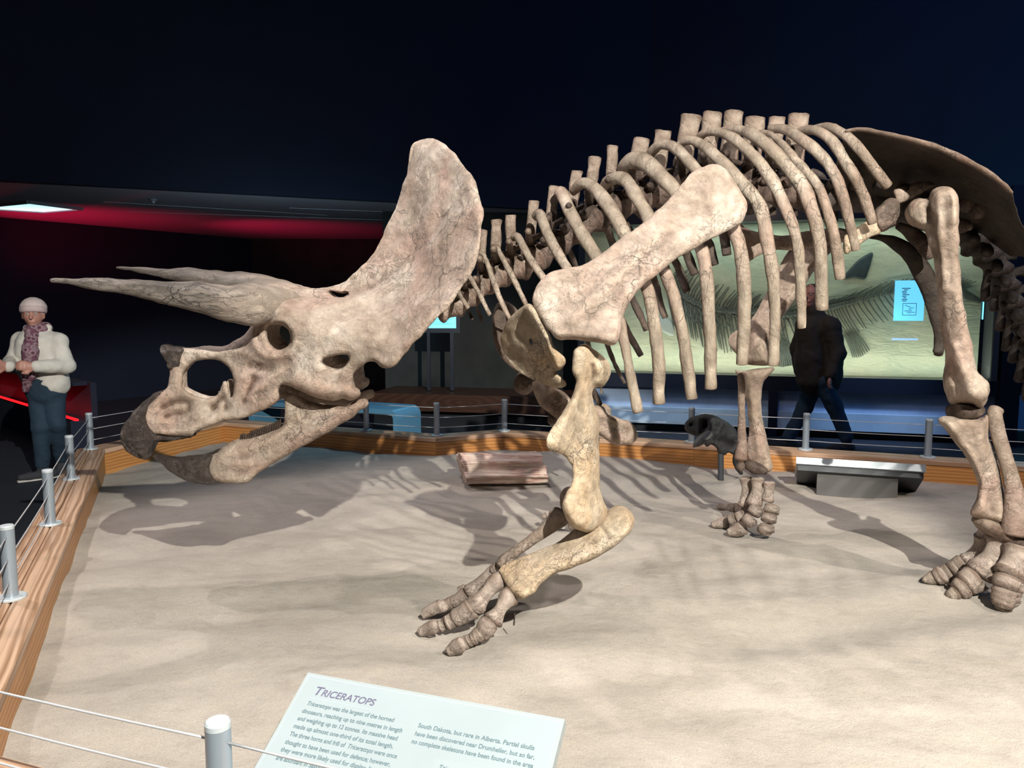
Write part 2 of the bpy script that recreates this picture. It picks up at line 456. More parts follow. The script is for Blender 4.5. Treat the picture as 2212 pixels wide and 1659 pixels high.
def bone_mat(name, lo, mid, hi, tint, rough=0.6, crack=0.6, cs=9, bumps=1.0, spec=0.35, pores=0.5, grain=None, wrk=0.75, wsc=13, base=None):
    m, nt, bs = newmat(name)
    v = coord(nt, 'Object', grain or (1, 1, 1))
    n1 = noise(nt, v, 5.5, 8, 0.62, 0.4); n2 = noise(nt, v, 3.1, 3, 0.5, 0.8); n3 = noise(nt, v, 38, 6, 0.7)
    c = ramp(nt, n1, [(0.28, lo), (0.47, mid), (0.70, hi)])
    t = ramp(nt, n2, [(0.45, 0.0), (0.65, 1.0)])
    c = mixc(nt, t, c, mixc(nt, 0.75, c, tint))
    sp = ramp(nt, n3, [(0.30, 0.62), (0.50, 1.0), (0.72, 1.12)])
    c = mixc(nt, 0.8, c, sp, 'MULTIPLY')
    # cracks: thin lines on warped cells, broken up by a mask
    wv = nt.nodes.new('ShaderNodeVectorMath'); wv.operation = 'MULTIPLY_ADD'
    nn = nd(nt, 'ShaderNodeTexNoise'); nn.inputs['Scale'].default_value = 9; nn.inputs['Detail'].default_value = 5; nt.links.new(v, nn.inputs['Vector'])
    nt.links.new(nn.outputs['Color'], wv.inputs[0]); wv.inputs[1].default_value = (0.16, 0.16, 0.16); nt.links.new(v, wv.inputs[2])
    vo = nd(nt, 'ShaderNodeTexVoronoi', feature='DISTANCE_TO_EDGE'); vo.inputs['Scale'].default_value = cs
    nt.links.new(wv.outputs[0], vo.inputs['Vector'])
    ck = ramp(nt, vo.outputs['Distance'], [(0.0, 0.0), (0.022, 1.0)])
    mask = ramp(nt, noise(nt, v, 2.3, 4), [(0.50, 1.0), (0.62, 0.0)])
    ckm = mixc(nt, mask, ck, (1, 1, 1), 'MIX')
    dark = [x * (1 - crack) for x in mid]
    c = mixc(nt, ckm, dark, c)
    wr = noise(nt, v, wsc, 5, 0.62, 1.6)
    wl = ramp(nt, wr, [(0.468, 1.0), (0.495, 0.0), (0.505, 0.0), (0.532, 1.0)])
    wm = ramp(nt, noise(nt, v, 3.7, 4), [(0.42, 0.0), (0.60, wrk)])
    wlm = mixc(nt, wm, (1, 1, 1), wl)
    c = mixc(nt, wlm, [x * 0.52 for x in mid], c)
    pv = nd(nt, 'ShaderNodeTexVoronoi'); pv.inputs['Scale'].default_value = 90; nt.links.new(v, pv.inputs['Vector'])
    pm = ramp(nt, noise(nt, v, 7, 3), [(0.50, 0.0), (0.62, pores)])
    pc = ramp(nt, pv.outputs['Distance'], [(0.18, 0.25), (0.34, 1.0)])
    c = mixc(nt, pm, c, mixc(nt, 1.0, c, pc, 'MULTIPLY'))
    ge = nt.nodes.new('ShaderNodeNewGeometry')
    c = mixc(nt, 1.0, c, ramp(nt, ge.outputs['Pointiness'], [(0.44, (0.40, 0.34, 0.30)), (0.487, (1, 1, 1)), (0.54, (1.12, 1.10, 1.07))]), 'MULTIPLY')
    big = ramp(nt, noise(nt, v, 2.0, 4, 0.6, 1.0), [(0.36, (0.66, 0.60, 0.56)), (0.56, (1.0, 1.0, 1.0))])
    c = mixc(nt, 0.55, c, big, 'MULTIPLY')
    if base:      # the horn core grows paler towards its root
        g = nt.nodes.new('ShaderNodeSeparateXYZ'); nt.links.new(coord(nt, 'Generated'), g.inputs[0])
        c = mixc(nt, ramp(nt, g.outputs[0], [(0.62, 0.0), (0.86, 1.0)]), c, mixc(nt, wlm, [x * 0.55 for x in base], ramp(nt, n1, [(0.3, [x * 0.75 for x in base]), (0.6, base)])))
    nt.links.new(c, bs.inputs['Base Color']); bs.inputs['Roughness'].default_value = rough; bs.inputs['Specular IOR Level'].default_value = spec
    bump(nt, bs, [(noise(nt, v, 22, 8, 0.70, 0.8), 0.95 * bumps, 0.016), (ckm, 0.6, 0.005), (wlm, 0.5 * bumps, 0.004), (noise(nt, v, 160, 4, 0.7), 0.35, 0.002)])
    return m
M = {}
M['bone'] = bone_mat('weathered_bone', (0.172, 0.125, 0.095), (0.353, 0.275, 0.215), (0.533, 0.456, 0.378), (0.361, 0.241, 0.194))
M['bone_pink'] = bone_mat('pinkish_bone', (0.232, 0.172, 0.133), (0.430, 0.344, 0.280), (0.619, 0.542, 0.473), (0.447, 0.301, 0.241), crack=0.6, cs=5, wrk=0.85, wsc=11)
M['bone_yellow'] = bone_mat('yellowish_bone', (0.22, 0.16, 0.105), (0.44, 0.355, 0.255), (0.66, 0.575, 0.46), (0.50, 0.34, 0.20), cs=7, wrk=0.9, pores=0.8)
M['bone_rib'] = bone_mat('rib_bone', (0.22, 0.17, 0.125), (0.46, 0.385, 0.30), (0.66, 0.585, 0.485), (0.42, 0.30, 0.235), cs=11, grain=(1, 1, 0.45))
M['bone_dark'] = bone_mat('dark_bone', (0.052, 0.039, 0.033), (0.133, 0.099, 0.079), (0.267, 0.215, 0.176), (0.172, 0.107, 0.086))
M['bone_hip_shade'] = bone_mat('shaded_hip_bone', (0.026, 0.020, 0.016), (0.056, 0.043, 0.034), (0.103, 0.082, 0.065), (0.065, 0.043, 0.033))  # extra dark: the shade under the hip blade is put into this colour
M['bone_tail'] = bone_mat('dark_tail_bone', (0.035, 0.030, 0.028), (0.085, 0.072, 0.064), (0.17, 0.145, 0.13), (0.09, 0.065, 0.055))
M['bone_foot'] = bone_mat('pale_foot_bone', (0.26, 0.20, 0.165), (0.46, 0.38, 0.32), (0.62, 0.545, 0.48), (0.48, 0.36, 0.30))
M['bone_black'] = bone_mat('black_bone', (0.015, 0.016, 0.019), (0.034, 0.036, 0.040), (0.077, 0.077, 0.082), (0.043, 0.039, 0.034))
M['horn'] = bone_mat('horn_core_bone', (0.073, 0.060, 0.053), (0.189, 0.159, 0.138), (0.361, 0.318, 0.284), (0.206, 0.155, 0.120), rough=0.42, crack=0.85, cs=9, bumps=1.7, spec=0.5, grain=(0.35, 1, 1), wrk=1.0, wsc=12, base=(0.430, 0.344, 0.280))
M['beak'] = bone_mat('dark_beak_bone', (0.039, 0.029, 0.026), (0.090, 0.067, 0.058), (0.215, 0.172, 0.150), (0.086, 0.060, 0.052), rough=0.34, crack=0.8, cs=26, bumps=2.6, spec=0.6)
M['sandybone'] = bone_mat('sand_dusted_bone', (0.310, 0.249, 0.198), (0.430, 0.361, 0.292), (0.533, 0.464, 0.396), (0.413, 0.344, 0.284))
M['wall_navy'] = plain('navy_wall_paint', (0.0045, 0.010, 0.026), 0.85, var=0.15, vs=1.5)
M['wall_dark'] = plain('dark_wall_fabric', (0.022, 0.024, 0.022), 0.9, var=0.35, vs=3)
M['soffit'] = plain('grey_ceiling_paint', (0.30, 0.30, 0.32), 0.5)
M['black'] = plain('black_paint', (0.008, 0.010, 0.014), 0.55)
M['frame'] = plain('black_frame_metal', (0.006, 0.010, 0.020), 0.35)
M['steel'] = plain('brushed_steel', (0.33, 0.38, 0.43), 0.36, metal=0.45, bumpv=(300, 0.1, 0.001))
M['cable'] = plain('steel_cable_wire', (0.55, 0.55, 0.56), 0.4, metal=0.3)
M['silver'] = plain('painted_silver_metal', (0.55, 0.60, 0.62), 0.4, metal=0.3)
M['grey'] = plain('grey_painted_metal', (0.11, 0.105, 0.10), 0.5)
M['darkgrey'] = plain('dark_grey_metal', (0.04, 0.045, 0.05), 0.5)
M['blueplastic'] = plain('blue_grey_plastic', (0.10, 0.26, 0.40), 0.25)
M['floor'] = plain('dark_carpet', (0.012, 0.016, 0.026), 0.75, var=0.3, vs=30)
M['red'] = plain('red_light_strip', (0.3, 0.0, 0.0), 0.5, emit=(1.0, 0.008, 0.012), es=2.2)
M['panelglow'] = plain('lit_ceiling_panel', (0.5, 0.7, 0.75), 0.5, emit=(0.42, 0.86, 0.95), es=1.15)
M['cyan'] = plain('backlit_cyan_panel', (0.2, 0.6, 0.7), 0.4, emit=(0.16, 0.72, 0.85), es=1.1)
M['screen'] = plain('blue_screen', (0.05, 0.2, 0.3), 0.2, emit=(0.09, 0.52, 0.80), es=1.2)
M['screenlt'] = plain('pale_blue_screen', (0.05, 0.2, 0.3), 0.2, emit=(0.22, 0.75, 0.92), es=1.3)
M['reflection_blue'] = plain('glowing_blue_reflection', (0.1, 0.4, 0.6), 0.2, emit=(0.14, 0.58, 0.86), es=1.0)  # emission paints a lit screen mirrored in the case glass
M['ink'] = plain('dark_ink', (0.03, 0.08, 0.16), 0.5)
M['print'] = plain('grey_violet_print', (0.12, 0.11, 0.18), 0.6)
M['print2'] = plain('grey_blue_print', (0.10, 0.16, 0.18), 0.6)
M['rule'] = plain('pale_blue_rule', (0.40, 0.52, 0.66), 0.6)
M['signface'] = plain('white_blue_sign_face', (0.32, 0.37, 0.385), 0.38, var=0.05, vs=3)
M['signedge'] = plain('white_sign_border', (0.33, 0.37, 0.375), 0.4)
M['lowpanel'] = plain('blue_grey_glass_panel', (0.27, 0.34, 0.46), 0.18, var=0.35, vs=1.1)
M['lowpanel2'] = plain('pale_blue_grey_ledge', (0.38, 0.47, 0.56), 0.2, var=0.2, vs=1.5)

def wood_mat(name, a, b, c, rough=0.42, sc=(1, 1, 1), rot=(0, 0, 0)):
    m, nt, bs = newmat(name); v = coord(nt, 'Object', sc, rot)
    w = nd(nt, 'ShaderNodeTexWave', wave_type='RINGS', rings_direction='X'); w.inputs['Scale'].default_value = 4.5; w.inputs['Distortion'].default_value = 9
    w.inputs['Detail'].default_value = 3; w.inputs['Detail Scale'].default_value = 0.7; nt.links.new(v, w.inputs['Vector'])
    col = ramp(nt, w.outputs['Fac'], [(0.1, a), (0.55, b), (0.9, c)])
    n = noise(nt, coord(nt, 'Object', (sc[0] * 6, sc[1] * 60, sc[2] * 60), rot), 2, 5)
    col = mixc(nt, 0.5, col, ramp(nt, n, [(0.35, 0.86), (0.65, 1.08)]), 'MULTIPLY')
    nt.links.new(col, bs.inputs['Base Color']); bs.inputs['Roughness'].default_value = rough
    bump(nt, bs, [(w.outputs['Fac'], 0.12, 0.002)]); return m
M['wood'] = wood_mat('varnished_orange_wood', (0.42, 0.17, 0.045), (0.49, 0.215, 0.062), (0.55, 0.26, 0.085), sc=(0.35, 2.5, 2.5))
M['woodtop'] = wood_mat('worn_kerb_top_wood', (0.33, 0.19, 0.11), (0.45, 0.28, 0.18), (0.55, 0.36, 0.24), sc=(0.35, 2.5, 2.5))
M['wood_dk'] = wood_mat('dark_brown_wood', (0.045, 0.017, 0.009), (0.055, 0.021, 0.011), (0.065, 0.026, 0.014), sc=(0.35, 2, 2))

m, nt, bs = newmat('pale_sand'); v = coord(nt, 'Object')
n1 = noise(nt, v, 1.3, 5, 0.6, 0.5); n2 = noise(nt, v, 220, 3, 0.8); n3 = noise(nt, coord(nt, 'Object', (1, 2.0, 1), (0, 0, 0.3)), 5.0, 9, 0.72, 0.6)
c = ramp(nt, n1, [(0.30, (0.33, 0.295, 0.255)), (0.5, (0.405, 0.36, 0.31)), (0.72, (0.47, 0.42, 0.365))])
c = mixc(nt, 0.6, c, ramp(nt, n3, [(0.32, (0.80, 0.77, 0.75)), (0.5, (1, 1, 1)), (0.68, (1.06, 1.03, 0.98))]), 'MULTIPLY')
c = mixc(nt, 0.55, c, ramp(nt, n2, [(0.3, (0.55, 0.55, 0.56)), (0.5, (1, 1, 1)), (0.7, (1.2, 1.2, 1.2))]), 'MULTIPLY')
nt.links.new(c, bs.inputs['Base Color']); bs.inputs['Roughness'].default_value = 0.93; bs.inputs['Specular IOR Level'].default_value = 0.15
bump(nt, bs, [(noise(nt, v, 10, 8, 0.65), 0.7, 0.016), (n2, 0.8, 0.004)])
M['sand'] = m

m, nt, bs = newmat('petrified_wood'); v = coord(nt, 'Object', (1.5, 34, 34)); v0 = coord(nt)
a = noise(nt, v, 1.6, 8, 0.65, 0.4); b = noise(nt, v0, 9, 4)
c = ramp(nt, a, [(0.30, (0.22, 0.10, 0.07)), (0.40, (0.52, 0.31, 0.25)), (0.54, (0.66, 0.48, 0.40)), (0.70, (0.80, 0.70, 0.60))])
c = mixc(nt, ramp(nt, b, [(0.5, 0.0), (0.6, 0.6)]), c, (0.66, 0.55, 0.45))
nt.links.new(c, bs.inputs['Base Color']); bs.inputs['Roughness'].default_value = 0.65
bump(nt, bs, [(a, 0.9, 0.02), (noise(nt, v0, 60, 5), 0.3, 0.004)]); M['petrified'] = m

m, nt, bs = newmat('pale_green_fossil_slab'); v = coord(nt)
n1 = noise(nt, v, 0.8, 6, 0.6, 0.6); n2 = noise(nt, coord(nt, 'Object', (1, 1, 3)), 4, 7, 0.65, 1.2)
c = ramp(nt, n1, [(0.3, (0.34, 0.44, 0.36)), (0.5, (0.46, 0.51, 0.38)), (0.7, (0.55, 0.56, 0.42))])
c = mixc(nt, 0.5, c, ramp(nt, n2, [(0.35, (0.78, 0.8, 0.8)), (0.6, (1.08, 1.06, 1.0))]), 'MULTIPLY')
nt.links.new(c, bs.inputs['Base Color']); bs.inputs['Roughness'].default_value = 0.8
bump(nt, bs, [(n2, 0.7, 0.03)]); M['slab'] = m
M['fossil'] = plain('grey_green_fossil_bone', (0.075, 0.090, 0.075), 0.7, var=0.3, vs=14)
M['fin'] = plain('dark_teal_fossil_fin', (0.025, 0.045, 0.050), 0.6, var=0.3, vs=12)

m, nt, bs = newmat('clear_glass'); nt.nodes.remove(bs)
tr = nd(nt, 'ShaderNodeBsdfTransparent'); gl = nd(nt, 'ShaderNodeBsdfGlossy'); gl.inputs['Roughness'].default_value = 0.02
fr = nd(nt, 'ShaderNodeFresnel'); fr.inputs[0].default_value = 1.45; mx = nd(nt, 'ShaderNodeMixShader')
nt.links.new(fr.outputs[0], mx.inputs[0]); nt.links.new(tr.outputs[0], mx.inputs[1]); nt.links.new(gl.outputs[0], mx.inputs[2])
nt.links.new(mx.outputs[0], nt.nodes['Material Output'].inputs[0]); M['glass'] = m

# ------------------------------------------------------------------ structure
def quad(pts, mat, name, th=0.0, kind='structure', parent=None, label=None):
    return obj(name, (np.array(pts, float), [(0, 1, 2, 3)]), mat, parent, smooth=False, kind=kind if parent is None else None, label=label)
def wall_seg(a, b, z0, z1, th=0.1):
    a = np.array(a, float); b = np.array(b, float); d = b - a; L = np.linalg.norm(d)
    ang = math.atan2(d[1], d[0]); c = (a + b) / 2
    return box((c[0], c[1], (z0 + z1) / 2), (L, th, z1 - z0), ang)
obj('floor', box((0, 8, -0.05), (26, 22, 0.1)), M['floor'], smooth=False, kind='structure')
obj('ceiling', box((0, 6, 7.05), (26, 26, 0.1)), M['black'], smooth=False, kind='structure')
# lowered grey ceiling of the room beyond and the tall navy bulkhead above it
def line_pt(px, z, Y0, sl, py=None): pass
FA, FB, FC = (-9.0, 6.45), (1.9, 11.05), (9.5, 8.55)
obj('wall_back', join(wall_seg(FA, FB, 2.80, 7.0, 0.15), wall_seg(FB, FC, 2.80, 7.0, 0.15)), M['wall_navy'], smooth=False, kind='structure')
v = np.array([(-9, 6.5, 2.8), (1.9, 11.1, 2.8), (9.5, 8.6, 2.8), (9.5, 17, 2.8), (-9, 17, 2.8)]); v2 = v + [0, 0, 0.1]
obj('ceiling_lower', (np.concatenate([v, v2]), [(4, 3, 2, 1, 0), (5, 6, 7, 8, 9)] + [(i, (i + 1) % 5, (i + 1) % 5 + 5, i + 5) for i in range(5)]), M['soffit'], smooth=False, kind='structure')
obj('wall_left', join(wall_seg((-8.6, 9.5), (-5.0, 14.9), 0, 2.8), wall_seg((-9.2, 3), (-8.6, 9.5), 0, 7.0)), M['wall_navy'], smooth=False, kind='structure')
obj('wall_far', wall_seg((-5.0, 14.9), (3.5, 14.9), 0, 2.8), M['wall_dark'], smooth=False, kind='structure')
obj('wall_right', wall_seg((9.5, -2), (9.5, 9), 0, 7.0), M['wall_navy'], smooth=False, kind='structure')
# seams of the lowered ceiling
for i, (a, b) in enumerate([((-5.2, 10.6), (-1.9, 11.6)), ((-5.0, 9.6), (-2.6, 11.0)), ((-2.9, 10.2), (-0.8, 10.9))]):
    obj('trim_%d' % (i + 1), wall_seg(a, b, 2.796, 2.801, 0.012), M['silver'], smooth=False, kind='structure')

def px_on_z(px, py, z): return PZ(px, py, z)
q = [px_on_z(x, y, 2.78) for x, y in ((-60, 449), (62, 437), (176, 452), (96, 458.5))]
ct = empty('ceiling_light', np.mean(q, 0), 'square cyan-white light panel in the red-lit lowered ceiling', 'light')
obj('diffuser', (np.concatenate([np.array(q), np.array(q) + [0, 0, 0.015]]), [(0, 1, 2, 3), (7, 6, 5, 4)] + [(i, i + 4, (i + 1) % 4 + 4, (i + 1) % 4) for i in range(4)]), M['panelglow'], ct, smooth=False)
fr = []
for i in range(4):
    a, b = q[i], q[(i + 1) % 4]; fr.append(wall_seg(a[:2], b[:2], 2.765, 2.80, 0.05))
obj('frame', join(*fr), M['soffit'], ct, smooth=False)
s = px_on_z(331, 432, 2.79)
sd = empty('ceiling_sensor', s, 'tiny white dome sensor on the grey strip of lowered ceiling', 'sensor')
obj('dome', ball(s + [0, 0, -0.02], (0.022, 0.022, 0.022), 12, 8), M['silver'], sd)
obj('collar', sweep(np.array([s + [0, 0, -0.01], s + [0, 0, 0.01]]), 0.045, 0.045, (0, 1, 0), 16, False), M['soffit'], sd, auto=30)

# parapet with the glowing red strip
pa, pb = np.array([-8.2, 11.5]), np.array([-4.52, 8.0])
obj('wall_parapet', join(wall_seg(pa, pb, 0, 0.33, 0.22), wall_seg(pa + [0.09, 0.09], pb + [0.09, 0.09], 0.33, 0.72, 0.06), wall_seg(pa, pb, 0.70, 0.74, 0.14)), M['wall_navy'], smooth=False, kind='structure')
rs = empty('glow_strip', (-6.3, 9.7, 0.33), 'glowing red light strip along the foot of the dark left parapet', 'light')
dn = np.array([-0.69, -0.72]) * 0.045
obj('diffuser', wall_seg(pa + dn, pb + dn, 0.332, 0.350, 0.03), M['red'], rs, smooth=False)
obj('housing', wall_seg(pa + dn * 2.1, pb + dn * 2.1, 0.318, 0.346, 0.012), M['frame'], rs, smooth=False)
for t in np.linspace(0.02, 0.98, 7):
    c = pa + (pb - pa) * t + dn * 1.3
    area('red_strip_glow', (c[0], c[1], 0.36), (c[0] + 0.16, c[1] + 0.17, 0.50), 0.9, (1.0, 0.01, 0.02), 0.7, 0.03)
spot('red_uplight', (-6.9, 10.0, 0.9), (-6.1, 11.2, 2.8), 230, (1.0, 0.01, 0.08), 80, 1.0, 0.1)
spot('red_uplight', (-4.4, 11.6, 0.9), (-3.6, 12.8, 2.8), 110, (1.0, 0.01, 0.09), 80, 1.0, 0.1)
# cool light of the museum hall
area('blue_hall_glow', (6.0, 4.5, 5.6), (5.5, 9.6, 3.2), 70, (0.10, 0.35, 1.0), 1.5, 1.5)
area('white_hall_glow', (-2.6, 7.9, 1.6), (-2.8, 10.0, 2.8), 7, (0.6, 0.8, 1.0), 0.8, 0.8)
area('hall_fill', (-5.0, 1.5, 5.5), (-4.2, 6.8, 1.0), 26, (0.70, 0.78, 1.0), 1.5, 1.5)

# ------------------------------------------------------------------ sand and kerb
KP = [(-1.47, 1.816), (-3.40, 6.12), (-2.93, 7.69), (-0.67, 6.75), (-0.07, 7.03), (3.17, 5.76), (5.60, 4.80), (5.2, 0.15), (3.9, -0.06)]
KP = [np.array(p) for p in KP]
def sandz(x, y):
    p = np.stack([np.atleast_1d(x), np.atleast_1d(y), np.zeros(np.size(x))], -1).astype(float)
    ca, sa = math.cos(0.25), math.sin(0.25)
    q = np.stack([(p[:, 0] * ca + p[:, 1] * sa) * 1.1, (-p[:, 0] * sa + p[:, 1] * ca) * 3.0, p[:, 2]], -1)
    z = 0.205 + 0.026 * vnoise(p * 0.9 + 3, 5) + 0.024 * vnoise(q, 9) + 0.011 * vnoise(q * 2.3 + 4, 11) + 0.002 * vnoise(p * 9, 13)
    return z
def GZ(px, py):
    z = 0.2
    for _ in range(5):
        p = PZ(px, py, z); z = float(sandz(p[0], p[1])[0])
    return np.array([p[0], p[1], z])
def G(px, py): return GZ(px, py)[1]
kp = np.array(KP)
loop = np.concatenate([kp[i] + (kp[(i + 1) % len(kp)] - kp[i]) * np.linspace(0, 1, max(2, int(np.linalg.norm(kp[(i + 1) % len(kp)] - kp[i]) / 0.05)), endpoint=False)[:, None] for i in range(len(kp))])
gx, gy = np.meshgrid(np.arange(-3.5, 5.7, 0.035), np.arange(-0.1, 7.8, 0.035)); gp = np.stack([gx.ravel(), gy.ravel()], -1)
gp = gp[inside(gp, kp)]; gp = gp[seg_dist(gp, kp, np.roll(kp, -1, 0)) > 0.02]
vo, eo, fo, _, _, _ = delaunay_2d_cdt([Vector(p) for p in np.concatenate([loop, gp])], [(i, (i + 1) % len(loop)) for i in range(len(loop))], [], 0, 1e-5)
v2 = np.array([p[:] for p in vo]); tri = np.array([t[:] for t in fo if len(t) == 3]); tri = tri[inside(v2[tri].mean(1), kp)]
a, b, c = v2[tri[:, 0]], v2[tri[:, 1]], v2[tri[:, 2]]
ar = (b[:, 0] - a[:, 0]) * (c[:, 1] - a[:, 1]) - (b[:, 1] - a[:, 1]) * (c[:, 0] - a[:, 0]); tri = np.where((ar < 0)[:, None], tri[:, ::-1], tri)
obj('sand_bed', (np.concatenate([v2, sandz(v2[:, 0], v2[:, 1])[:, None]], 1), [tuple(t) for t in tri.tolist()]), M['sand'], origin=(0, 0, 0), kind='stuff', label='pale rippled sand filling the exhibit bed inside the wooden kerb', cat='sand')

kerb = empty('wooden_kerb', (0, 4, 0.0), 'orange varnished wooden kerb enclosing the sand bed', 'kerb')
KW = 0.20
def kerb_seg(a, b, na, nb):
    """cap board and inner/outer face boards between corners a, b with mitre normals na, nb (pointing inwards)"""
    def prism(o0, o1, z0, z1, c=0.006):
        v = []
        for p, n in ((a, na), (b, nb)):
            for off, z in ((o0, z0), (o0, z1 - c), (o0 + (c if o1 > o0 else -c), z1), (o1 - (c if o1 > o0 else -c), z1), (o1, z1 - c), (o1, z0)):
                v.append((p[0] + n[0] * off, p[1] + n[1] * off, z))
        f = [(i, (i + 1) % 6, (i + 1) % 6 + 6, i + 6) for i in range(6)] + [(5, 4, 3, 2, 1, 0), (6, 7, 8, 9, 10, 11)]
        return np.array(v), f
    d = np.array(b) - np.array(a); ang = math.atan2(d[1], d[0])
    for nm, o0, o1, z0, z1, mt in (('face_board', KW / 2 - 0.022, KW / 2, 0.0, 0.345, 'wood'), ('face_board', -KW / 2, -KW / 2 + 0.022, 0.0, 0.345, 'wood'),
                                   ('cap_board', KW / 2 - 0.098, KW / 2 + 0.006, 0.345, 0.38, 'woodtop'), ('cap_board', -KW / 2 - 0.006, KW / 2 - 0.104, 0.345, 0.38, 'woodtop')):
        V, Fc = prism(o0, o1, z0, z1)
        cc = (V.min(0) + V.max(0)) / 2; R = np.array([[math.cos(ang), -math.sin(ang), 0], [math.sin(ang), math.cos(ang), 0], [0, 0, 1]])
        o = obj(nm, ((V - cc) @ R + cc, Fc), M[mt], kerb, smooth=False, origin=cc); o.rotation_euler[2] = ang
nk = len(KP); mit = []
for i in range(nk):
    a, b, c = KP[i - 1], KP[i], KP[(i + 1) % nk]
    d1 = (b - a) / np.linalg.norm(b - a); d2 = (c - b) / np.linalg.norm(c - b)
    n1 = np.array([d1[1], -d1[0]]); n2 = np.array([d2[1], -d2[0]]); n = n1 + n2; n /= (n @ n1); mit.append(n)
for i in range(nk):
    a, b = KP[i], KP[(i + 1) % nk]; na, nb = mit[i], mit[(i + 1) % nk]; L = np.linalg.norm(b - a); k = max(1, round(L / 2.2))
    d = (b - a) / L; nn = np.array([d[1], -d[0]])
    for j in range(k):
        t0, t1 = j / k, (j + 1) / k
        kerb_seg(a + (b - a) * t0, a + (b - a) * t1 - (d * 0.002 if j < k - 1 else 0), na if j == 0 else nn, nb if j == k - 1 else nn)

rail = empty('cable_railing', (0, 4.2, 0.38), 'low railing of steel posts and three wires around the sand bed', 'railing')
def post(x, y):
    c = np.array([x, y, 0.0])
    p = obj('post', sweep(np.array([c + [0, 0, 0.381], c + [0, 0, 0.66]]), 0.026, 0.026, (0, 1, 0), 28, False), M['steel'], rail, auto=30)
    obj('post_cap', sweep(np.array([c + [0, 0, 0.661], c + [0, 0, 0.672], c + [0, 0, 0.676]]), [0.0262, 0.0262, 0.023], [0.0262, 0.0262, 0.023], (0, 1, 0), 28, False), M['silver'], p, auto=30)
    obj('base_flange', sweep(np.array([c + [0, 0, 0.381], c + [0, 0, 0.388], c + [0, 0, 0.391]]), [0.055, 0.055, 0.051], [0.055, 0.055, 0.051], (0, 1, 0), 28, False), M['silver'], p, auto=30)
fd = (np.array(KP[0]) - np.array(KP[8])); fdn = fd / np.linalg.norm(fd)
posts = [KP[0], (-1.98, 2.94), (-2.44, 3.97), (-2.94, 5.04), (-3.40, 6.12), (-2.93, 7.69), (-1.35, 7.05), (-0.67, 6.77), (-0.07, 7.03), (0.72, 6.73), (1.52, 6.44), (2.36, 6.10), (3.17, 5.78), (3.98, 5.46), (4.8, 5.12)]
posts = [np.array(p, float) for p in posts]
front = [KP[0], np.array([-0.61, 1.514]), np.array([0.42, 1.15])]
for p in posts: post(*p)
for p in front[1:]: post(*p)
def cable(a, b, z, zb=None, sag=0.004):
    d = np.array(b) - np.array(a); L = np.linalg.norm(d); d = d / L; zb = z if zb is None else zb
    t = np.linspace(0, 1, 9); q = np.array([[a[0] + (b[0] - a[0]) * k, a[1] + (b[1] - a[1]) * k, z + (zb - z) * k - sag * 4 * k * (1 - k)] for k in t])
    obj('cable', sweep(q, 0.0028, 0.0028, (0, 0, 1), 8, False), M['cable'], rail)
for z in (0.452, 0.542, 0.632):
    for a, b in zip(posts[:-1], posts[1:]): cable(a, b, z)
    for a, b in zip(front[:-1], front[1:]): cable(a, b, z)

# ------------------------------------------------------------------ front sign
TL = PZ(665, 1452, 0.5); TR = PZ(1220, 1553, 0.5); eu = (TR - TL) / np.linalg.norm(TR - TL); WS = np.linalg.norm(TR - TL); DS = 0.50
nv = np.array([eu[1], -eu[0], 0.0]); ta = math.radians(30); ev = nv * math.cos(ta) - np.array([0, 0, 1]) * math.sin(ta); en = np.cross(ev, eu); en = en if en[2] > 0 else -en
def SGN(u, v, w=0.0): return TL + eu * u + ev * v + en * w
def slab3(o, ex, ey, ez, x0, x1, y0, y1, z0, z1):
    v = np.array([o + ex * x + ey * y + ez * z for x in (x0, x1) for y in (y0, y1) for z in (z0, z1)])
    f = [(0, 1, 3, 2), (4, 6, 7, 5), (0, 4, 5, 1), (2, 3, 7, 6), (0, 2, 6, 4), (1, 5, 7, 3)]
    if np.dot(np.cross(ex, ey), ez) < 0: f = [tuple(reversed(q)) for q in f]
    return v, f
sign = empty('information_panel', TL + eu * WS / 2 + nv * 0.2 - [0, 0, 0.3], 'white tilted information panel headed TRICERATOPS at the front kerb', 'sign')
obj('tray', slab3(TL, eu, ev, en, 0, WS, 0, DS, -0.03, -0.001), M['signedge'], sign, smooth=False)
obj('face', slab3(TL, eu, ev, en, 0.010, WS - 0.010, 0.010, DS - 0.01, -0.001, 0.001), M['signface'], sign, smooth=False)
obj('border_line', join(slab3(TL, eu, ev, en, 0.010, WS - 0.010, 0.0095, 0.0115, -0.0005, 0.0014), slab3(TL, eu, ev, en, 0.0095, 0.0108, 0.01, DS - 0.01, -0.0005, 0.0014), slab3(TL, eu, ev, en, WS - 0.0108, WS - 0.0095, 0.01, DS - 0.01, -0.0005, 0.0014)), M['rule'], sign, smooth=False)
fz = TL + eu * WS / 2 + nv * 0.13; ang = math.atan2(eu[1], eu[0])
obj('pedestal', box((fz[0], fz[1], 0.26), (WS * 0.62, 0.12, 0.22), ang), M['grey'], sign, smooth=False)
Rsg = Matrix((( eu[0], -ev[0], en[0]), (eu[1], -ev[1], en[1]), (eu[2], -ev[2], en[2])))
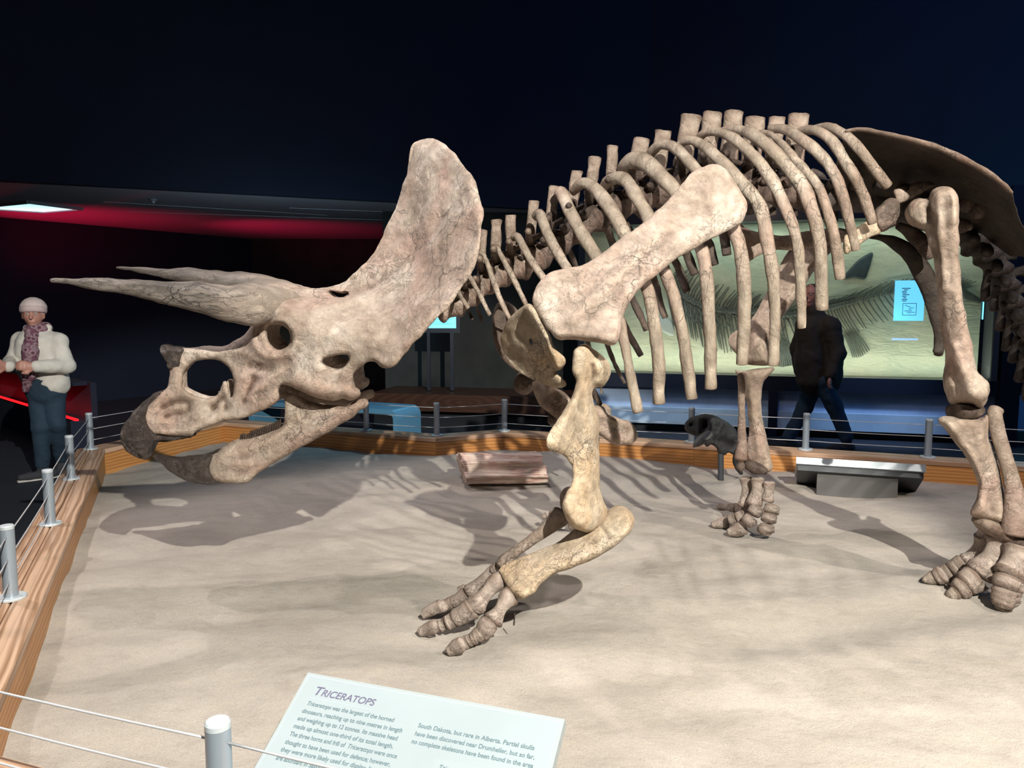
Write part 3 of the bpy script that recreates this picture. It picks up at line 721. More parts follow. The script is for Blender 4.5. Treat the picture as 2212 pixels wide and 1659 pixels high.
def text(s, u, v, size, mat, parent, shear=0.0, width=None, name='lettering', org=SGN, R=Rsg, w=0.0016, off=0.0):
    cu = bpy.data.curves.new(name, 'FONT'); cu.body = s; cu.size = size; cu.shear = shear; cu.extrude = 0.0001; cu.offset = off
    o = bpy.data.objects.new(name, cu); COL.objects.link(o); bpy.context.view_layer.update()
    if width: cu.size = size; sx = width / max(o.dimensions[0], 1e-6)
    else: sx = 1.0
    me = bpy.data.meshes.new_from_object(o); bpy.data.objects.remove(o); me.materials.clear(); me.materials.append(M[mat])
    me.transform(Matrix.Diagonal((sx, 1, 1, 1)))
    o = bpy.data.objects.new(name, me); COL.objects.link(o); p = org(u, v, w)
    o.parent = parent; o.location = p - WL[parent.name]; o.rotation_euler = R.to_euler(); WL[o.name] = p
    return o, sx
def sign_uv(px, py):
    r = ray(px, py); t = ((TL - CAM) @ en) / (r @ en); q = CAM + r * t - TL; return float(q @ eu), float(q @ ev)
def line_text(parts, p0, p1, h, mat='print2'):
    """one printed line between two picture points (baseline start/end), parts = [(string, shear)]"""
    u0, v0 = sign_uv(*p0); u1, v1 = sign_uv(*p1); L = u1 - u0; v = (v0 + v1) / 2
    tot = sum(len(a) for a, _ in parts); x = u0
    if len(parts) == 1: text(parts[0][0], u0, v, h, mat, sign, parts[0][1], L, off=0.00025)
    else:
        # natural widths first
        ws = []
        for a, sh in parts:
            o, sx = text(a.replace(' ', 'i') if a.strip() == '' else a, u0, v, h, mat, sign, sh); ws.append(max(q[0] for q in o.bound_box) + (0.40 * h if a.endswith(' ') else 0.0)); bpy.data.objects.remove(o)
        k = L / sum(ws)
        for (a, sh), w in zip(parts, ws):
            ww = w * k - (0.40 * h * k if a.endswith(' ') else 0.0); text(a, x, v, h, mat, sign, sh, ww, off=0.00025); x += w * k
# positions read in the enlarged crop (540..1240, 1440..1659, x3.16)
z = lambda x, y: (540 + x / 3.16, 1440 + y / 3.16)
for s, a, b, h in (('T', (425, 190), (478, 203), 0.036), ('RICERATOPS', (480, 200), (845, 265), 0.0275)):
    u0, v0 = sign_uv(*z(*a)); u1, v1 = sign_uv(*z(*b)); text(s, u0, (v0 if s == 'T' else v0 + 0.000), h, 'print', sign, 0.18, u1 - u0, off=0.0004)
u0, v0 = sign_uv(*z(413, 200)); u1, _ = sign_uv(*z(835, 282))
obj('heading_rule', slab3(TL, eu, ev, en, u0, u1, v0 + 0.005, v0 + 0.0062, 0, 0.0014), M['rule'], sign, smooth=False)
h = 0.0165
L = [([('Triceratops ', 0.28), ('was the largest of the horned', 0)], (383, 262), (980, 380)),
     ([('dinosaurs, reaching up to nine metres in length', 0)], (352, 314), (1035, 452)),
     ([('and weighing up to 12 tonnes. Its massive head', 0)], (322, 366), (1003, 505)),
     ([('made up almost one-third of its total length.', 0)], (293, 418), (973, 560)),
     ([('The three horns and frill of ', 0), ('Triceratops ', 0.28), ('were once', 0)], (268, 470), (1000, 630)),
     ([('thought to have been used for defence; however,', 0)], (236, 527), (955, 683)),
     ([('they were more likely used for display. It', 0)], (205, 582), (830, 712)),
     ([('are abundant in Saskatchewan, Montana and', 0)], (173, 638), (800, 775)),
     ([('South Dakota, but rare in Alberta. Partial skulls', 0)], (1145, 415), (1938, 572)),
     ([('have been discovered near Drumheller, but so far,', 0)], (1122, 470), (1938, 635)),
     ([('no complete skeletons have been found in the area', 0)], (1098, 525), (1930, 693))]
# lines run parallel to the top edge: take the start point of each and its width
for parts, a, b in L:
    (u0, v0), (u1, v1) = sign_uv(*z(*a)), sign_uv(*z(*b)); a2, b2 = z(*a), z(*b)
    line_text(parts, a2, b2, h)
u0, v0 = sign_uv(*z(1262, 625)); u1, _ = sign_uv(*z(1900, 740))
obj('inset_box', slab3(TL, eu, ev, en, u0, u1, v0, DS - 0.03, 0, 0.0015), M['signface'], sign, smooth=False)
u0, v0 = sign_uv(*z(1285, 690)); text('Triceratops horridus', u0, v0 + 0.004, h, 'print2', sign, 0.28, 0.14, w=0.0026)

# ------------------------------------------------------------------ back sign, seen from behind
a3 = P(1720, 992, 5.42); b3 = P(2000, 1012, 5.14); a3[2] = b3[2] = (a3[2] + b3[2]) / 2; e2 = (b3 - a3); W2 = np.linalg.norm(e2); e2 /= W2
n2 = np.array([-e2[1], e2[0], 0.0]); t2 = math.radians(28); d2 = n2 * math.cos(t2) - np.array([0, 0, 1]) * math.sin(t2); u2 = np.cross(e2, d2); u2 = u2 if u2[2] > 0 else -u2
bs2 = empty('information_panel', a3 + e2 * W2 / 2 - [0, 0, 0.22], 'low grey information panel seen from behind by the right-hand back kerb', 'sign')
obj('tray', join(slab3(a3, e2, d2, u2, 0, W2, 0, 0.40, -0.012, 0.02), slab3(a3, e2, d2, u2, 0, W2, -0.006, 0.02, -0.03, 0.0201)), M['silver'], bs2, smooth=False)
obj('underside', slab3(a3, e2, d2, u2, 0.012, W2 - 0.012, 0.02, 0.39, -0.07, -0.012), M['darkgrey'], bs2, smooth=False)
c2 = a3 + e2 * W2 * 0.49 + n2 * 0.11; obj('pedestal', box((c2[0], c2[1], 0.26), (W2 * 0.63, 0.16, 0.20), math.atan2(e2[1], e2[0])), M['grey'], bs2, smooth=False)

# ------------------------------------------------------------------ petrified log
lc = GZ(1082, 1056); la = math.radians(3); Ln = 0.60
V = []; Fc = []; nx = 46; ns = 96
for i in range(nx):
    x = (i / (nx - 1) - 0.5) * Ln
    for j in range(ns):
        a = 2 * math.pi * j / ns
        r = 1.0 / (abs(math.cos(a)) ** 3.2 + abs(math.sin(a)) ** 3.2) ** (1 / 3.2)
        V.append((x, r * math.cos(a) * 0.19, r * math.sin(a) * 0.115))
V = np.array(V); A_ = np.arctan2(V[:, 2] / 0.115, V[:, 1] / 0.19)
nrm = np.stack([0 * A_, np.cos(A_), np.sin(A_)], -1)
g1 = vnoise(np.stack([V[:, 0] * 1.4, V[:, 1] * 26, V[:, 2] * 26], -1) + 5, 21); g2 = vnoise(np.stack([V[:, 0] * 5, V[:, 1] * 60, V[:, 2] * 60], -1), 22)
V = V + nrm * (0.020 * np.sign(g1) * np.abs(g1) ** 0.6 + 0.006 * g2 + 0.004 * vnoise(V * 30, 4))[:, None]
V[:, 0] += np.where(np.abs(V[:, 0]) > Ln / 2 - 0.03, 0.02 * vnoise(V * 22, 8), 0) - V[:, 2] * 0.25 + V[:, 1] * -0.10
for i in range(nx - 1):
    for j in range(ns): k = (j + 1) % ns; Fc.append((i * ns + j, (i + 1) * ns + j, (i + 1) * ns + k, i * ns + k))
Fc = [tuple(reversed(q)) for q in Fc]
cs_ = len(V); V = np.concatenate([V, [V[:ns].mean(0) + [0.01, 0, 0]], [V[-ns:].mean(0) - [0.01, 0, 0]]])
for j in range(ns): k = (j + 1) % ns; Fc.append((cs_, k, j)); Fc.append((cs_ + 1, (nx - 1) * ns + j, (nx - 1) * ns + k))
ti = math.radians(-14); Rx = np.array([[1, 0, 0], [0, math.cos(ti), -math.sin(ti)], [0, math.sin(ti), math.cos(ti)]])
Rz = np.array([[math.cos(la), -math.sin(la), 0], [math.sin(la), math.cos(la), 0], [0, 0, 1]])
V = V @ Rx.T @ Rz.T + [lc[0], lc[1] + 0.17, lc[2] + 0.125]
obj('petrified_log', (V, Fc), M['petrified'], smooth=False, label='pinkish petrified wood log lying on the sand by the back kerb', cat='log')

# ------------------------------------------------------------------ small dark skull on a rod
YS = G(1557, 1037)
sk = empty('ceratopsian_skull', GZ(1557, 1037), 'small black horned-dinosaur skull on a metal rod beyond the far hind leg', 'skull')
sy = [(1479, 920, YS + 0.02), (1540, 900, YS), (1597, 960, YS - 0.02)]
th = [(1485, 920, 0.045), (1520, 920, 0.09), (1560, 930, 0.07), (1595, 960, 0.03), (1540, 960, 0.06)]
obj('cranium', plate([(1479, 928), (1480, 914), (1488, 904), (1497, 900), (1509, 897), (1520, 894), (1533, 895), (1552, 901), (1574, 914), (1590, 930), (1597, 947), (1598, 968), (1592, 990), (1583, 984), (1574, 978), (1566, 984), (1552, 978), (1546, 966), (1536, 960), (1527, 966), (1520, 957), (1512, 944), (1500, 941), (1490, 937)],
    sy, th, edge=8, step=3, rough=0.004, rs=25, strokes=[([(1560, 915), (1550, 940)], 6, 0.03), ([(1508, 905), (1508, 938)], 4, 0.02), ([(1523, 911), (1523, 920)], 5, -0.07), ([(1493, 917)], 4, -0.05), ([(1555, 950), (1580, 960)], 8, -0.04)]), M['bone_black'], sk)
obj('cheek_horn', tube([(1531, 938, YS - 0.10, 9), (1515, 950, YS - 0.14, 10), (1505, 958, YS - 0.16, 7.5), (1499, 964, YS - 0.17, 3)], rough=0.002), plain('grey_horn', (0.09, 0.09, 0.085), 0.6, var=0.3, vs=20), sk)
obj('lower_jaw', tube([(1594, 975, YS - 0.04, 8), (1589, 995, YS - 0.05, 6), (1592, 1010, YS - 0.05, 5), (1601, 1022, YS - 0.05, 4)], rough=0.003), M['bone_black'], sk)
obj('rod', tube([(1557, 975, YS, 5), (1557, 985, YS, 6), (1557, 1038, YS, 6)], n=12, seg=16, flat=1), M['darkgrey'], sk)

# ------------------------------------------------------------------ blue bench
YB = 8.45
def bench():
    L = 2.0; cx, cy = P(884, 900, 8.15)[0] - math.cos(0.42) * L / 2, 8.15 + math.sin(0.42) * L / 2
    r = empty('bench', (cx, cy, 0), 'long pale blue moulded bench with rounded legs behind the back kerb', 'bench')
    zt = 0.45; R = 0.10; t = 0.05; xl, xr = -L / 2, L / 2; D = 0.24
    def arc(ax, az, q, a0, a1, n=7): return [(ax + q * math.cos(a), az + q * math.sin(a)) for a in np.linspace(a0, a1, n)]
    out = [(xl, 0.0)] + arc(xl + R, zt - R, R, math.pi, math.pi / 2) + arc(xr - R, zt - R, R, math.pi / 2, 0) + [(xr, 0.0)]
    inn = [(xl + t, 0.0)] + arc(xl + R, zt - R, R - t, math.pi, math.pi / 2) + arc(xr - R, zt - R, R - t, math.pi / 2, 0) + [(xr - t, 0.0)]
    n = len(out); v = []
    for y in (-D, D):
        for q in out: v.append((cx + q[0], cy + y, q[1]))
        for q in inn: v.append((cx + q[0], cy + y, q[1]))
    f = []
    for i in range(n - 1):
        f += [(i, i + 1, n + i + 1, n + i), (2 * n + i + 1, 2 * n + i, 3 * n + i, 3 * n + i + 1), (i + 1, i, 2 * n + i, 2 * n + i + 1), (n + i, n + i + 1, 3 * n + i + 1, 3 * n + i)]
    f += [(0, n, 3 * n, 2 * n), (n - 1, 3 * n - 1, 4 * n - 1, 2 * n - 1)]
    obj('seat_shell', (np.array(v), f), M['blueplastic'], r, auto=40)
    r.rotation_euler[2] = -0.42
bench()
area('bench_light', (-1.3, 7.6, 2.4), (-1.6, 8.5, 0.4), 14, (0.35, 0.75, 1.0), 0.3, 0.3)

# ------------------------------------------------------------------ kiosk and plinth behind
obj('wall_backdrop', wall_seg((-1.75, 10.6), (2.2, 10.9), 0.0, 2.8, 0.08), M['wall_dark'], smooth=False, kind='structure')
pl = empty('plinth', (-0.6, 9.4, 0), 'long dark brown wooden plinth in front of the dark backdrop', 'plinth')
a = PZ(800, 848, 0.46); b = PZ(1262, 860, 0.46)
obj('fascia', wall_seg(a[:2], b[:2], 0.25, 0.46, 0.04), M['wood_dk'], pl, smooth=False)
nn = np.array([-(b - a)[1], (b - a)[0]])[:2]; nn = nn / np.linalg.norm(nn)
obj('top_board', wall_seg(a[:2] + nn * 0.45, b[:2] + nn * 0.45, 0.43, 0.455, 0.86), M['wood_dk'], pl, smooth=False)
obj('recess', wall_seg(a[:2] + nn * 0.45, b[:2] + nn * 0.45, 0.0, 0.43, 0.7), M['black'], pl, smooth=False)
YK = 9.6
kk = empty('screen_kiosk', (P(953, 850, YK)[0], YK, 0.455), 'small blue screen on two dark legs seen under the neck frill', 'screen')
def prect(x0, y0, x1, y1, Y, th):
    a = P(x0, y0, Y); b = P(x1, y1, Y); return box(((a[0] + b[0]) / 2, Y + th / 2, (a[2] + b[2]) / 2), (abs(b[0] - a[0]), th, abs(b[2] - a[2])))
obj('screen', prect(925, 640, 985, 709, YK, 0.02), M['screenlt'], kk, smooth=False)
obj('housing', prect(915, 632, 994, 719, YK + 0.021, 0.05), M['frame'], kk, smooth=False)
obj('screen_print', join(*[prect(930 + 3 * (i % 2), 684 + i * 5, 968 + (i * 7) % 12, 685.6 + i * 5, YK - 0.004, 0.003) for i in range(4)]), M['screen'], kk, smooth=False)
for x0, x1 in ((922, 930), (972, 981)): obj('leg', prect(x0, 719, x1, 843, YK + 0.02, 0.05), M['frame'], kk, smooth=False)

# ------------------------------------------------------------------ fossil fish display case on the right
MA = P(1342, 790, 9.72)[:2]; MB_ = P(2146, 790, 8.62)[:2]; md = (MB_ - MA) / np.linalg.norm(MB_ - MA); mn = np.array([md[1], -md[0]])   # mn points to the camera
MP0 = np.array([MA[0], MA[1], 0.0]); MN = np.array([-mn[0], -mn[1], 0.0])
def MPj(px, py, off): return plane_hit(px, py, MP0, MN, off)
LM = np.linalg.norm(MB_ - MA); md3 = np.array([md[0], md[1], 0]); mn3 = np.array([mn[0], mn[1], 0]); UP = np.array([0, 0, 1.0])
def mz(px, py): return float(MPj(px, py, 0)[2])
def mu(px, off=0.0): return float((MPj(px, 700, off) - MP0) @ md3)
zb, zt = 0.715, 2.50
case = empty('display_case', MP0 + md3 * LM / 2, 'long glazed display case holding the fossil fish slab', 'display case')
def mslab(u0, u1, z0, z1, w0, w1): return slab3(MP0, md3, mn3, UP, u0, u1, w0, w1, z0, z1)
slab = empty('fossil_slab', MP0 + md3 * LM / 2 + UP * zb, 'pale green rock slab with a large fossil fish skeleton', 'fossil')
uR = LM
obj('rock', mslab(-0.42, uR - 0.16, zb, zt, -0.05, 0.0), M['slab'], slab, smooth=False)
obj('glass_pane', mslab(-0.42, uR - 0.05, zb, zt, 0.30, 0.306), M['glass'], case, smooth=False)
obj('end_board', mslab(-0.50, -0.42, 0.0, 2.8, -0.1, 0.33), M['frame'], case, smooth=False)
obj('top_rail', mslab(-0.48, uR + 0.35, zt, 2.80, -0.1, 0.33), M['frame'], case, smooth=False)
obj('bottom_rail', mslab(-0.48, uR + 0.0, 0.545, zb, -0.1, 0.33), M['frame'], case, smooth=False)
obj('mullion', mslab(uR - 0.03, uR + 0.16, 0.0, 2.8, 0.0, 0.36), M['frame'], case, smooth=False, label='wide black upright at the right end')
obj('mullion', mslab(uR - 0.12, uR - 0.06, zb, zt, 0.0, 0.34), M['darkgrey'], case, smooth=False, label='thin grey upright beside the wide black one')
um = mu(1672)
obj('mullion', mslab(um - 0.05, um + 0.05, 0.0, 0.545, 0.20, 0.34), M['frame'], case, smooth=False, label='black upright between the lower panels')
for u0, u1 in ((-0.46, um - 0.05), (um + 0.05, uR - 0.03)):
    obj('lower_panel', mslab(u0, u1, 0.17, 0.545, 0.20, 0.22), M['lowpanel'], case, smooth=False)
    obj('lower_ledge', mslab(u0, u1, 0.10, 0.30, 0.22, 0.30), M['lowpanel2'], case, smooth=False)
obj('kick_board', mslab(-0.46, uR, 0.0, 0.10, 0.1, 0.2), M['black'], case, smooth=False)
for k, u in enumerate(np.linspace(0.5, uR - 0.5, 4)):
    p = MP0 + md3 * u + mn3 * 0.24 + UP * 2.46; area('case_light', p, p + np.array([0, 0, -1]) * 1.2 - mn3 * 0.28, 2.4, (0.80, 1.0, 0.92), 0.9, 0.06)
for k, u in enumerate(np.linspace(0.1, uR - 0.6, 5)):
    p = MP0 + md3 * u + mn3 * 0.27 + UP * (zb + 0.02); area('case_light', p, MP0 + md3 * u + UP * (zb + 0.85), 3.6, (0.95, 1.0, 0.86), 0.85, 0.05)
spot('added_panel_spot', MP0 + md3 * 3.0 + mn3 * 1.5 + UP * 2.7, MP0 + md3 * 2.9 + mn3 * 0.2 + UP * 0.35, 330, (0.45, 0.66, 1.0), 40, 1.0, 0.1)  # unseen spots added to brighten the lower panels
spot('added_panel_spot', MP0 + md3 * 0.5 + mn3 * 1.5 + UP * 2.7, MP0 + md3 * 0.6 + mn3 * 0.2 + UP * 0.35, 260, (0.6, 0.75, 0.9), 55, 1.0, 0.1)

# backlit panels to the right of the case
RA = P(2183, 700, 8.40); RB = RA + md3 * 2.6
bk = empty('light_wall', (RA[0] + 1, RA[1], 0.5), 'bright cyan backlit panel at the right edge behind the tail', 'display')
def rs3(u0, u1, z0, z1, w0, w1, o=RA): oo = np.array([o[0], o[1], 0]); return slab3(oo, md3, mn3, UP, u0, u1, w0, w1, z0, z1)
zc = lambda y: float(P(2190, y, 8.40)[2])
obj('glow_sheet', rs3(0.0, 2.5, zc(822), zc(459), 0, 0.02), M['cyan'], bk, smooth=False)
obj('glow_bar', rs3(-0.02, 2.5, zc(436), zc(409), 0, 0.02), M['cyan'], bk, smooth=False)
obj('frame', join(rs3(-0.05, 2.5, zc(459), zc(436), -0.02, 0.05), rs3(-0.05, 2.5, zc(845), zc(822), -0.02, 0.05), rs3(-0.05, 0.0, 0.0, zc(409), -0.02, 0.05)), M['frame'], bk, smooth=False)
obj('lower_panel', rs3(0.0, 2.5, zc(930), zc(845), 0, 0.02), M['lowpanel2'], bk, smooth=False)

# the fossil fish
def mt(pts, seg=6, rough=0.0, flat=0.6, n=None): return tube([(a, b, c, w) for a, b, c, w in pts], n=n or 7, seg=seg, flat=flat, mp=MPj)
spine = catmull(np.array([(1440, 618), (1470, 634), (1517, 660), (1576, 672), (1636, 672), (1695, 680), (1774, 668), (1833, 654), (1931, 630), (2002, 614), (2075, 622)], float), 90)
tan = np.gradient(spine, axis=0); tan /= np.linalg.norm(tan, axis=1)[:, None]
vb = []
for i, (x, y) in enumerate(spine):
    w = 7 if i < 50 else max(2.2, 7 - (i - 50) * 0.14)
    vb.append(mt([(x - tan[i][0] * 2, y - tan[i][1] * 2, -0.02, w * 0.8), (x + tan[i][0] * 2, y + tan[i][1] * 2, -0.02, w)], 6, n=2))
obj('backbone', join(*vb), M['fossil'], slab, kind='stuff')
rng = random.Random(5); up = []; dn_ = []
for i in range(0, 88):
    x, y = spine[i]; t = i / 88
    for side, store in ((-1, up), (1, dn_)):
        if side == 1: ln = (95 if t < 0.55 else 95 - (t - 0.55) * 150) * (1 - 0.15 * rng.random())
        else: ln = (42 + 12 * math.sin(t * 9)) * (1 - 0.2 * rng.random()) if t < 0.75 else 42 - (t - 0.75) * 120
        if ln < 8: continue
        lean = (14 + 16 * t if side == 1 else 22 + 10 * t) + rng.uniform(-3, 3)
        w = 1.5 if t < 0.6 else 1.2
        if t > 0.5: lean += 12; ln *= 0.85
        store.append(mt([(x, y, -0.015, w), (x + lean * 0.35, y + side * ln * 0.45, -0.02, w), (x + lean * (1.1 if side == -1 else 0.9), y + side * ln, -0.012, w * 0.6)], 5, n=5))
obj('upper_spines', join(*up), M['fossil'], slab, kind='stuff')
obj('ribs', join(*dn_), M['fossil'], slab, kind='stuff')
xr = []
for i in range(36):
    x = 1480 + i * 7 + rng.uniform(-3, 3); y = 668 + rng.uniform(-14, 26); xr.append(mt([(x, y, -0.03, 2.2), (x + rng.uniform(10, 26), y + rng.uniform(8, 26), -0.028, 1.6), (x + rng.uniform(20, 36), y + rng.uniform(30, 60), -0.02, 1.0)], 5, n=5))
obj('scattered_bones', join(*xr), M['fossil'], slab, kind='stuff')
fl = lambda pts, mat, name, th=0.012, st=4, **k: obj(name, plate(pts, -0.012, th, edge=5, step=st, mp=MPj, rough=0.0015, rs=20, **k), mat, slab)
fl([(1820, 603), (1836, 580), (1856, 560), (1884, 545), (1882, 565), (1876, 585), (1868, 603), (1846, 600)], M['fin'], 'dorsal_fin', 0.02)
fan = []
for i in range(9):
    k = i / 8; a = (1822 + 26 * k, 722 - 6 * k); b = (1842 + 36 * k, 772 - 16 * k + 6 * math.sin(k * 3))
    fan.append(mt([(a[0], a[1], -0.02, .9), ((a[0] + b[0]) / 2 + 2, (a[1] + b[1]) / 2, -0.02, 1.0), (b[0], b[1], -0.02, 1.1)], 5, n=4))
obj('anal_fin', join(*fan), M['fossil'], slab, kind='stuff')
fan = []
for i in range(13):
    k = i / 12; a = (1690 + 14 * k, 735 + 3 * k); b = (1665 + 62 * k, 792 - 10 * abs(k - 0.4)); fan.append(mt([(a[0], a[1], -0.02, 1.6), ((a[0] + b[0]) / 2 - 4, (a[1] + b[1]) / 2, -0.02, 2.0), (b[0], b[1], -0.02, 2.0)], 5, n=4))
obj('pelvic_fin', join(*fan), M['fossil'], slab, kind='stuff')
fl([(2078, 622), (2095, 630), (2120, 648), (2118, 656), (2100, 652), (2082, 646)], M['fossil'], 'tail_fin', 0.015)
fl([(1424, 684), (1440, 689), (1452, 700), (1456, 724), (1440, 722), (1428, 712)], plain('pale_fossil_jaw', (0.42, 0.46, 0.42), 0.6), 'jaw', 0.02)
for i in range(6): pass
# reflections in the glass, painted as a glowing printed sheet and two strips
lab = empty('screen_reflection', MPj(1962, 648, -0.34), 'small glowing blue sheet painted as a screen reflection before the fossil slab', 'label')
def mrect(x0, y0, x1, y1, w0, w1):
    u0, u1 = mu(x0, -w0), mu(x1, -w0); a = MPj(x0, y0, -w0)[2]; b = MPj(x1, y1, -w0)[2]; return mslab(u0, u1, min(a, b), max(a, b), w0, w1)
obj('sheet', mrect(1929, 606, 1994, 693, 0.33, 0.335), M['reflection_blue'], lab, smooth=False)
pr = [mrect(1944 + rng.uniform(0, 6), 622 + i * 3.4, 1952 + rng.uniform(2, 14), 623.6 + i * 3.4, 0.336, 0.338) for i in range(9)] + [mrect(1948, 655, 1978, 656, 0.336, 0.338), mrect(1948, 680, 1978, 681, 0.336, 0.338), mrect(1948, 655, 1949, 681, 0.336, 0.338), mrect(1977, 655, 1978, 681, 0.336, 0.338)] + [mrect(1952 + (i * 5) % 20, 659 + i * 3, 1958 + (i * 7) % 18, 660 + i * 3, 0.336, 0.338) for i in range(7)]
obj('printing', join(*pr), M['ink'], lab, smooth=False)
s1 = empty('glow_strip', MPj(2122, 650, -0.34), 'thin upright cyan strip painted as a glass reflection right of the fossil slab', 'light')
obj('tube', mrect(2120, 605, 2123, 690, 0.33, 0.335), M['screenlt'], s1, smooth=False)
s2 = empty('glow_strip', MPj(1956, 733, -0.34), 'short horizontal blue strip painted as a glass reflection below the reflected screen', 'light')
obj('tube', mrect(1928, 730.5, 1984, 735, 0.33, 0.335), plain('dim_blue_reflection', (0.3, 0.4, 0.6), 0.3, emit=(0.25, 0.42, 0.75), es=0.8), s2, smooth=False)
# ------------------------------------------------------------------ the triceratops skeleton
tri_ = empty('triceratops_skeleton', (0.9, 3.7, 0.2), 'mounted fossil triceratops skeleton with three horns and a tall neck frill', 'skeleton')
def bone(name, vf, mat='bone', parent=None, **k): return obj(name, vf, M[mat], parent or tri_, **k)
def mirrored(vf):
    v, f = vf; return smirror(np.asarray(v)), [tuple(reversed(q)) for q in f]
def both(vf): return join(vf, mirrored(vf))

# --- skull
Wc = [(300, 980, .045), (285, 930, .055), (320, 900, .07), (380, 900, .075), (440, 890, .08), (480, 870, .085), (360, 760, .04), (372, 800, .045), (440, 760, .05), (520, 765, .10), (560, 720, .14), (470, 910, .10),
      (540, 860, .16), (600, 820, .22), (640, 760, .27), (598, 727, .25), (560, 760, .17), (640, 830, .28), (700, 845, .30), (765, 845, .28), (723, 781, .32), (700, 700, .30), (760, 720, .35), (829, 795, .44),
      (620, 660, .25), (560, 640, .20), (640, 622, .08), (700, 622, .055), (740, 612, .04), (790, 567, .03), (830, 510, .03), (858, 440, .03), (882, 370, .03), (905, 305, .04), (930, 297, .09),
      (965, 318, .22), (1020, 385, .42), (1042, 470, .57), (1035, 545, .62), (1000, 625, .60), (945, 687, .57), (880, 760, .50), (900, 450, .13), (950, 450, .28), (1000, 470, .46), (900, 560, .20), (960, 570, .44), (850, 620, .20),
      (900, 650, .42), (850, 710, .41), (800, 690, .33), (800, 625, .12), (760, 660, .20), (700, 655, .18)]
Tc = [(300, 950, .045), (380, 900, .035), (440, 890, .03), (480, 870, .03), (360, 770, .04), (440, 760, .035), (540, 740, .07), (600, 800, .05), (540, 860, .05), (650, 700, .08), (620, 640, .06), (700, 640, .045), (700, 840, .045),
      (765, 845, .05), (829, 795, .03), (760, 720, .06), (850, 720, .03), (950, 687, .022), (1035, 520, .022), (1000, 380, .022), (930, 300, .026), (900, 450, .024), (950, 560, .022), (850, 500, .03), (800, 600, .035), (850, 640, .03), (880, 560, .024)]
Wf, Tf = interp_field(Wc), interp_field(Tc)
cc_ = []
for px in range(270, 1060, 45):
    for py in range(290, 1000, 45):
        w = float(Wf(np.array([px]), np.array([py]))[0]); t = float(Tf(np.array([px]), np.array([py]))[0]); cc_.append((px, py, -(w - t)))
Wctr = [(x, y, -(w - float(Tf(np.array([x]), np.array([y]))[0]))) for x, y, w in Wc]
skull_out = [(358, 747), (372, 748), (400, 751), (438, 750), (481, 747), (506, 736), (528, 722), (541, 706), (548, 690), (545, 660), (560, 630), (585, 614), (620, 613), (650, 618), (680, 621), (720, 618), (745, 608), (790, 567), (815, 535), (830, 508), (848, 465), (858, 435), (870, 405), (879, 380), (883, 345), (889, 320), (905, 303), (930, 297), (948, 303), (965, 315), (985, 333), (1000, 355), (1022, 382), (1033, 410), (1042, 450), (1043, 490), (1038, 530), (1030, 560), (1015, 598), (995, 630), (965, 668), (930, 702), (900, 733), (875, 765), (858, 782), (845, 791), (829, 795), (818, 790), (810, 783), (795, 781), (780, 792), (766, 804), (763, 820), (766, 836), (776, 843), (778, 853), (768, 862), (755, 865), (740, 860), (722, 863), (700, 861), (676, 856), (655, 845), (637, 838), (620, 832), (608, 831), (603, 845), (603, 863), (590, 873), (571, 883), (550, 895), (523, 906), (495, 908), (467, 914), (445, 922), (424, 931), (416, 942), (390, 943), (365, 945), (340, 943), (318, 950), (305, 930), (305, 900), (318, 878), (335, 858), (353, 845), (363, 835), (366, 815), (369, 798), (364, 775), (356, 758)]
h_nas = [(392, 832), (395, 806), (408, 789), (424, 780), (464, 778), (489, 789), (503, 808), (507, 825), (504, 845), (498, 857), (493, 838), (486, 824), (478, 836), (464, 855), (440, 858), (415, 850), (396, 842)]
h_orb = [(575, 712), (586, 702), (608, 700), (624, 713), (628, 736), (620, 750), (602, 756), (588, 750), (577, 735)]
h_fen = [(695, 781), (705, 771), (736, 766), (750, 767), (752, 778), (744, 790), (730, 797), (710, 794), (699, 788)]
h_slot = [(711, 629), (722, 630), (735, 633), (751, 632), (741, 640), (722, 639)]
sks = [([(548, 700), (547, 725), (553, 750), (572, 768), (600, 771), (622, 764), (636, 745)], 9, .024), ([(608, 690), (636, 712)], 12, .012),
       ([(725, 655), (800, 640), (870, 600), (935, 535), (1005, 455)], 13, .026), ([(760, 632), (830, 602), (890, 550), (960, 470)], 12, -.018),
       ([(735, 690), (830, 660), (900, 610), (960, 560)], 9, -.012), ([(640, 815), (700, 838), (750, 845)], 14, .02), ([(600, 805), (560, 838), (534, 862)], 9, .022), ([(548, 818), (535, 850), (528, 866)], 7, -.03),
       ([(590, 800), (540, 790)], 10, -.02), ([(355, 880), (385, 868), (407, 872), (400, 890), (362, 896)], 9, -.030), ([(462, 882), (480, 860), (488, 880)], 9, -.028), ([(418, 900), (470, 905)], 8, .010), ([(350, 935), (420, 925), (460, 915)], 7, .014),
       ([(430, 765), (520, 760), (560, 780)], 9, .012), ([(905, 320), (925, 420), (930, 520)], 18, .012), ([(760, 800), (800, 760), (840, 770)], 12, -.015), ([(1010, 390), (1033, 470), (1020, 560), (960, 660), (880, 745)], 9, .012)]
skv = plate(skull_out, Wctr, Tc, holes=[h_nas, h_orb, h_fen, h_slot], edge=13, hole_edge=8, step=5, strokes=sks, mp=SP, rough=0.0075, rs=10)
skull = bone('skull', both(skv), 'bone_pink', label='pale skull with tall sloping frill, eye socket and wide nasal opening')
horn1 = [(112, 606, -.33, 2.5), (150, 608, -.33, 6), (200, 613, -.33, 11), (250, 617, -.33, 15), (330, 628, -.32, 21.5), (430, 642, -.30, 30), (500, 655, -.28, 38), (540, 659, -.25, 42.5), (580, 657, -.20, 37), (630, 655, -.13, 24)]
